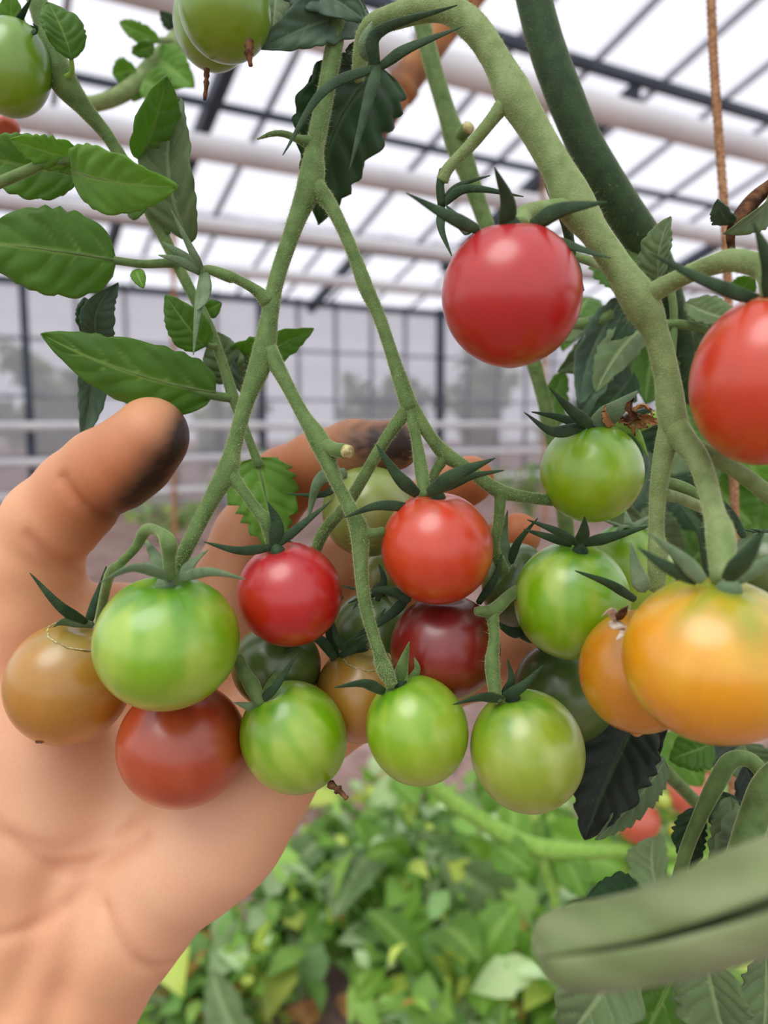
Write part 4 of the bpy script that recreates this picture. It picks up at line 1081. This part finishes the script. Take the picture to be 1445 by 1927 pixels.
        q[flip] = q[flip][:, ::-1]
        faces.append(q)
    Fc = np.vstack(faces)
    Fc = Fc[(Fc >= 0).all(1)]
    # relax a little
    for _ in range(2):
        s = np.zeros_like(Vt); k = np.zeros(len(Vt))
        for a in range(4):
            b = (a + 1) % 4
            np.add.at(s, Fc[:, a], Vt[Fc[:, b]]); np.add.at(k, Fc[:, a], 1)
            np.add.at(s, Fc[:, b], Vt[Fc[:, a]]); np.add.at(k, Fc[:, b], 1)
        Vt = Vt * 0.5 + 0.5 * s / k[:, None]
    # colour
    base = lin(220, 166, 124); pink = lin(208, 134, 104); pale = lin(228, 184, 152); dirt = lin(50, 34, 28); tan = lin(172, 100, 56)
    def near(p, r, V=Vt):
        return np.exp(-((V - hp(*p)) ** 2).sum(1) / (r * r))
    x, y, z = Vt.T
    nz = np.sin(x * .21 + 1.7 * np.sin(y * .13)) * np.sin(y * .19 + z * .15) * 0.5 + 0.5
    nf = np.sin(x * 1.1 + 2 * np.sin(y * .9)) * np.sin(y * 1.3 + z) * 0.5 + 0.5
    C = base[None] * (1 - 0.35 * nz[:, None]) + pink[None] * 0.35 * nz[:, None]
    def mixin(C, col, f):
        f = np.clip(f, 0, 1)[:, None]; return C * (1 - f) + col[None] * f
    C = mixin(C, pale, 0.6 * near((300, 1600, .2), 35) + 0.4 * near((60, 1450, .2), 25))
    C = mixin(C, tan, 0.75 * near((220, 880, .2), 17) + 0.7 * near((150, 960, .208), 12) + 0.8 * near((560, 900, .225), 20) + 0.8 * near((890, 910, .235), 22) + 0.5 * near((975, 1010, .235), 18) + 0.7 * near((760, 1200, .24), 40))
    sx, sy = x / -z * F + CX, -y / -z * F + CY        # where the stains sit on the pad of the thumb and the finger
    def spot(px, py, rx, ry, ang=0):
        ca, sa = math.cos(math.radians(ang)), math.sin(math.radians(ang))
        u = ((sx - px) * ca + (sy - py) * sa) / rx; v = (-(sx - px) * sa + (sy - py) * ca) / ry
        return np.exp(-(u * u + v * v))
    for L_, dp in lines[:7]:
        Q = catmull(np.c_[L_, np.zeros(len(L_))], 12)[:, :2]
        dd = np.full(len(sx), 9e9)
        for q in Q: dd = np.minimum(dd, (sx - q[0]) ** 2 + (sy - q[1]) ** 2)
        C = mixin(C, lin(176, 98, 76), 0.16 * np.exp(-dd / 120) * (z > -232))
    thumb = np.clip((z + 226) / 6, 0, 1)
    C = mixin(C, tan, 0.85 * thumb * spot(235, 890, 110, 60, -40))
    C = mixin(C, dirt, thumb * (0.8 + 0.12 * nf) * (1.05 * spot(306, 872, 80, 42, -50) + 0.9 * spot(344, 800, 24, 55, 8) + 0.85 * spot(240, 945, 75, 34, -32)))
    C = mixin(C, dirt, (0.75 + 0.3 * nf) * (spot(690, 835, 70, 55) + spot(765, 835, 50, 50)) * (z > -232))
    C = mixin(C, tan, 0.5 * spot(560, 900, 60, 60) * (z > -245))
    return Vt, Fc, C

Vt, Fh, Ch = build_hand()
RotM = np.array([RIGHT, UP, -FWD])
Vw = (Vt / 1000) @ RotM + CAMP
hb = W(60, 1900, .225)
hand = obj('hand', mesh('hand', Vw - hb, Fh, {'Col': Ch}), M['skin'], None, hb)
tc_ = W(262, 790, .2115)
dz = W(320, 752, .2075) - tc_; dz /= np.linalg.norm(dz)
nz_ = (W(262, 790, .2115) - W(290, 830, .203)); nz_ -= dz * nz_.dot(dz); nz_ /= np.linalg.norm(nz_); sd_ = np.cross(dz, nz_)
V, Fc = [], []
for i in range(15):
    u = -1 + 2 * i / 14
    for j in range(13):
        v = -1 + 2 * j / 12
        wv = .0062 * (1 - 0.25 * max(u, 0) ** 4) * (1 - 0.4 * max(-u, 0) ** 6)
        V.append(tc_ + dz * u * .0075 + sd_ * v * wv + nz_ * (.0022 - .0030 * v * v - .0008 * u * u))
Fc = [(i * 13 + j, i * 13 + j + 1, (i + 1) * 13 + j + 1, (i + 1) * 13 + j) for i in range(14) for j in range(12)]
M['nail'] = simple_mat('thumb_nail', lin(222, 172, 148), lin(200, 150, 124), 200, 0.3, 0.5)
no_ = part('thumbnail', V, Fc, M['nail'], hand); so = no_.modifiers.new('thickness', 'SOLIDIFY'); so.thickness = 0.0006
tag(hand, 'bare left hand with soil stained thumb and fingers cradling the tomato cluster', 'hand')

# ------------------------------------------------------------------ low plants on the ground behind
GREENS = [lin(128, 168, 80), lin(146, 184, 90), lin(118, 154, 92), lin(164, 184, 134), lin(176, 192, 92), lin(100, 140, 70), lin(170, 192, 146)]
def bush(px, py, ztop, rad, h, nleaf, seed, label, nbig=10, dark=1.0, ls=1.0, group='low tomato plants on the ground', gz=None):
    rng = np.random.RandomState(seed)
    g = ray_at_height(px, py, ztop) if gz is None else np.array(gz, float)
    root = empty('tomato_plant', (g[0], g[1], 0), label, 'plant', group)
    stems = []; tips = []
    for i in range(9):
        a = rng.rand() * 6.283; r = rad * math.sqrt(rng.rand())
        t = np.array([g[0] + r * math.cos(a), g[1] + r * math.sin(a), h * (0.6 + 0.5 * rng.rand())])
        mid = np.array([g[0] + .4 * r * math.cos(a), g[1] + .4 * r * math.sin(a), t[2] * 0.65])
        C = catmull(np.array([[g[0], g[1], 0.0], mid, t]), 5)
        stems.append(tube(C, np.linspace(.007, .004, len(C)), 6)); tips.append(C)
    V, Fc = merge(stems); part('stems', V, Fc, M['lime_stem'], root)
    V, Fc, Cc = [], [], []
    tone = 1.0 + 0.4 * rng.rand()
    def one(p, big=False):
        L = (0.028 + 0.10 * rng.rand() ** 2.2) * (1.6 if big else 1) * ls; wd = L * (0.2 + 0.18 * rng.rand())
        d = rng.randn(3) * np.array([1, 1, .8]); d[2] -= .3; d /= np.linalg.norm(d)
        up = np.array([0, -.2, 1.0]) + rng.randn(3) * .6
        s = np.cross(d, up); s /= np.linalg.norm(s); nn_ = np.cross(s, d)
        return L, wd, d, s, nn_
    for i in range(nleaf):
        C = tips[rng.randint(len(tips))]
        f = (0.3 + 0.7 * rng.rand()) * (len(C) - 1); p = C[int(f)] + rng.randn(3) * np.array([.045, .045, .035])
        p[2] = max(p[2], .02)
        L, wd, d, s, n_ = one(p)
        k = len(V); col = GREENS[rng.randint(len(GREENS))] * (0.8 + 0.5 * rng.rand()) * dark * tone
        if rng.rand() < 0.04: col = lin(190, 150, 80)
        for u, ww in ((0, .05), (.2, .75), (.38, .8), (.45, 1), (.68, .72), (1, .03)):
            c = p + d * L * u + n_ * (.18 * L * math.sin(u * 3.0))
            V += [c - s * wd * ww + n_ * wd * .25, c, c + s * wd * ww + n_ * wd * .25]; Cc += [col, col * 1.15, col]
        for q in range(5):
            a = k + q * 3
            Fc += [(a, a + 1, a + 4, a + 3), (a + 1, a + 2, a + 5, a + 4)]
    o = part('foliage', np.array(V), Fc, M['foliage'], root, {'Col': np.array(Cc)}); o['kind'] = 'stuff'
    for i in range(nbig):
        C = tips[rng.randint(len(tips))]; p = C[-1] + rng.randn(3) * np.array([.05, .05, .015])
        L, wd, d, s, n_ = one(p, True)
        Vl, Fl, ve, mid = leaf_geom(p, p + d * L, wd, roll=rng.randn() * 30, bend=0.1, fold=0.25, nu=14, nv=4, seed=seed * 50 + i, ta=0.2)
        part('leaf', Vl, Fl, M[['leaf_bright', 'leaf_bright', 'leaf_grey', 'leaf_mid'][rng.randint(4)]], root, {'vein': ve})
    return root

BUSH = [(760, 1480, .35, .22, .38, 'bright leafy plant just under the lime green tomato'), (640, 1560, .30, .20, .34, 'bright leafy plant right of the heel of the hand'),
        (900, 1640, .28, .22, .34, 'low green plant below the pale green tomato'), (760, 1660, .25, .18, .30, 'grey green plant in the middle of the lower background'),
        (980, 1800, .22, .22, .30, 'low green plant left of the rolled leaf'), (860, 1850, .18, .15, .26, 'low green plant at the bottom centre'), (530, 1690, .22, .13, .26, 'grey green plant beside the wrist'),
        (400, 1800, .18, .10, .22, 'small bright plant just below the wrist'), (1080, 1680, .25, .2, .32, 'low green plant behind the lime green stalk'), (1180, 1560, .3, .24, .36, 'green plant behind the drooping dark leaf'),
        (1340, 1520, .34, .26, .42, 'tall green plant behind the looped stalks'), (980, 1520, .30, .24, .36, 'green plant behind the pale green tomato'), (1200, 1860, .2, .22, .3, 'low plant behind the rolled leaf'),
        (310, 1890, .10, .08, .14, 'tiny seedling patch at the edge of the wrist')]
for i, (px, py, zt, r, h_, lab) in enumerate(BUSH):
    bush(px, py, zt, r * .85, h_ * .95, 230, 20 + i, lab, nbig=14)
# shrubs farther back
for i, (px, dist, r, h_, lab) in enumerate(((640, 8.6, .7, 1.15, 'yellowish shrub far back by the glass wall, left of the red tomato'), (480, 8.4, .5, .9, 'dim shrub far back behind the forked stalk'),
                                            (300, 7.6, .6, .42, 'low dark bed far back behind the thumb'), (840, 8.8, .7, .6, 'low dark bed far back behind the fingers'), (1000, 9.0, .7, .7, 'low bed far back behind the small green tomato'))):
    v = RIGHT * ((px - CX) / F) + FWD
    bush(px, 0, 0, r, h_, 420, 60 + i, lab, nbig=0, dark=0.8, group='beds along the far wall', gz=(v[0] * dist, v[1] * dist, 0))

# greenery standing outside behind the glass wall
for i in range(7):
    c = gh(-1.5 + i * 2.9, 13.2 + (i % 3) * .5, 0)
    bush(0, 0, 0, 1.1, (1.7, 2.3, 1.5, 2.0, 2.5, 1.6, 2.1)[i], 1100, 90 + i, ('dim tree' if i % 2 else 'grey green bush') + ' outside the glass, ' + ('far left', 'second from the left', 'third from the left', 'in the middle', 'third from the right', 'second from the right', 'far right')[i],
         nbig=0, dark=0.6, ls=3.6, group='greenery outside the glass', gz=c)

# background fruit
gb = 'blurred fruit in the background'
def bgfruit(px, py, d, r, col, lab, name='tomato', cat='tomato', sy=1.0):
    c = W(px, py, d); a = r * d / F
    th = np.linspace(0, math.pi, 16); az = np.linspace(0, 6.283185, 20, endpoint=False)
    AZ, TH = np.meshgrid(az, th)
    R = 1 - .1 * np.exp(-(TH / .3) ** 2)
    V = np.c_[(a * R * np.sin(TH) * np.cos(AZ)).ravel(), (a * R * np.sin(TH) * np.sin(AZ)).ravel(), (a * sy * R * np.cos(TH)).ravel()]
    Fc = [(i * 20 + j, (i + 1) * 20 + j, (i + 1) * 20 + (j + 1) % 20, i * 20 + (j + 1) % 20) for i in range(15) for j in range(20)]
    root = empty(name, c, lab, cat, gb)
    obj('fruit', mesh('fruit', V, Fc, {'Col': np.tile(lin(*col), (len(V), 1))}), M['tomato'], root)
    for k in range(5):
        an = k * 1.2566
        P = np.array([[0, 0, a * sy * .9], [a * .4 * math.cos(an), a * .4 * math.sin(an), a * sy], [a * .8 * math.cos(an), a * .8 * math.sin(an), a * sy * .85]])
        v, f = tube(catmull(P, 4), a * .13 * (1 - np.linspace(0, .95, 9)), 6, flat=.4, ref=(0, 0, 1))
        obj('sepal', mesh('sepal', v, f), M['sepal_grey'], root)
    return root
bgfruit(1200, 1545, .6, 42, (186, 84, 56), 'small blurred brick red tomato right of the drooping dark leaf')
bgfruit(1302, 1490, .6, 48, (188, 92, 68), 'blurred brick red tomato left of the looped stalks')
bgfruit(1120, 1438, 1.9, 24, (205, 20, 28), 'small bright red blurred tomato left of the drooping dark leaf')
bgfruit(1250, 1505, .6, 17, (170, 190, 70), 'tiny blurred green fruit between the two brick red tomatoes')
bgfruit(1272, 1562, .6, 15, (190, 200, 60), 'tiny blurred yellow green fruit, lower of the two')
bgfruit(428, 1890, 1.45, 24, (196, 26, 26), 'bright red fruit lying on the soil by the wrist', sy=0.8)
bgfruit(326, 1836, 1.5, 18, (165, 26, 34), 'dark red fruit half hidden just under the wrist edge')

# dry leaves on the soil
for i, (px, py, sz, lab) in enumerate(((610, 1895, .05, 'tan dry leaf on the bare soil at the bottom centre'), (838, 1835, .06, 'curled tan dry leaf in front of the bottom plants'), (700, 1910, .05, 'brown dry leaf at the bottom edge'),
                                       (560, 1650, .05, 'pinkish dry leaf beside the heel of the hand'), (950, 1490, .06, 'pale dry leaf beside the lime green stalk'), (1000, 1890, .04, 'whitish dry leaf left of the rolled leaf'))):
    p = ray_at_height(px, py, .02)
    rt = empty('dry_leaf', p, lab, 'dry leaf', 'dry leaves on the soil')
    rng = np.random.RandomState(i)
    a = rng.rand() * 6.28; d = np.array([math.cos(a), math.sin(a), .15])
    V, Fc, ve, mid = leaf_geom(p, p + d * sz * 1.6, sz * .5, roll=20 * rng.randn(), bend=.2, fold=.5, nu=16, nv=4, seed=i)
    part('blade', V, Fc, M['dry_leaf'], rt, {'vein': ve})
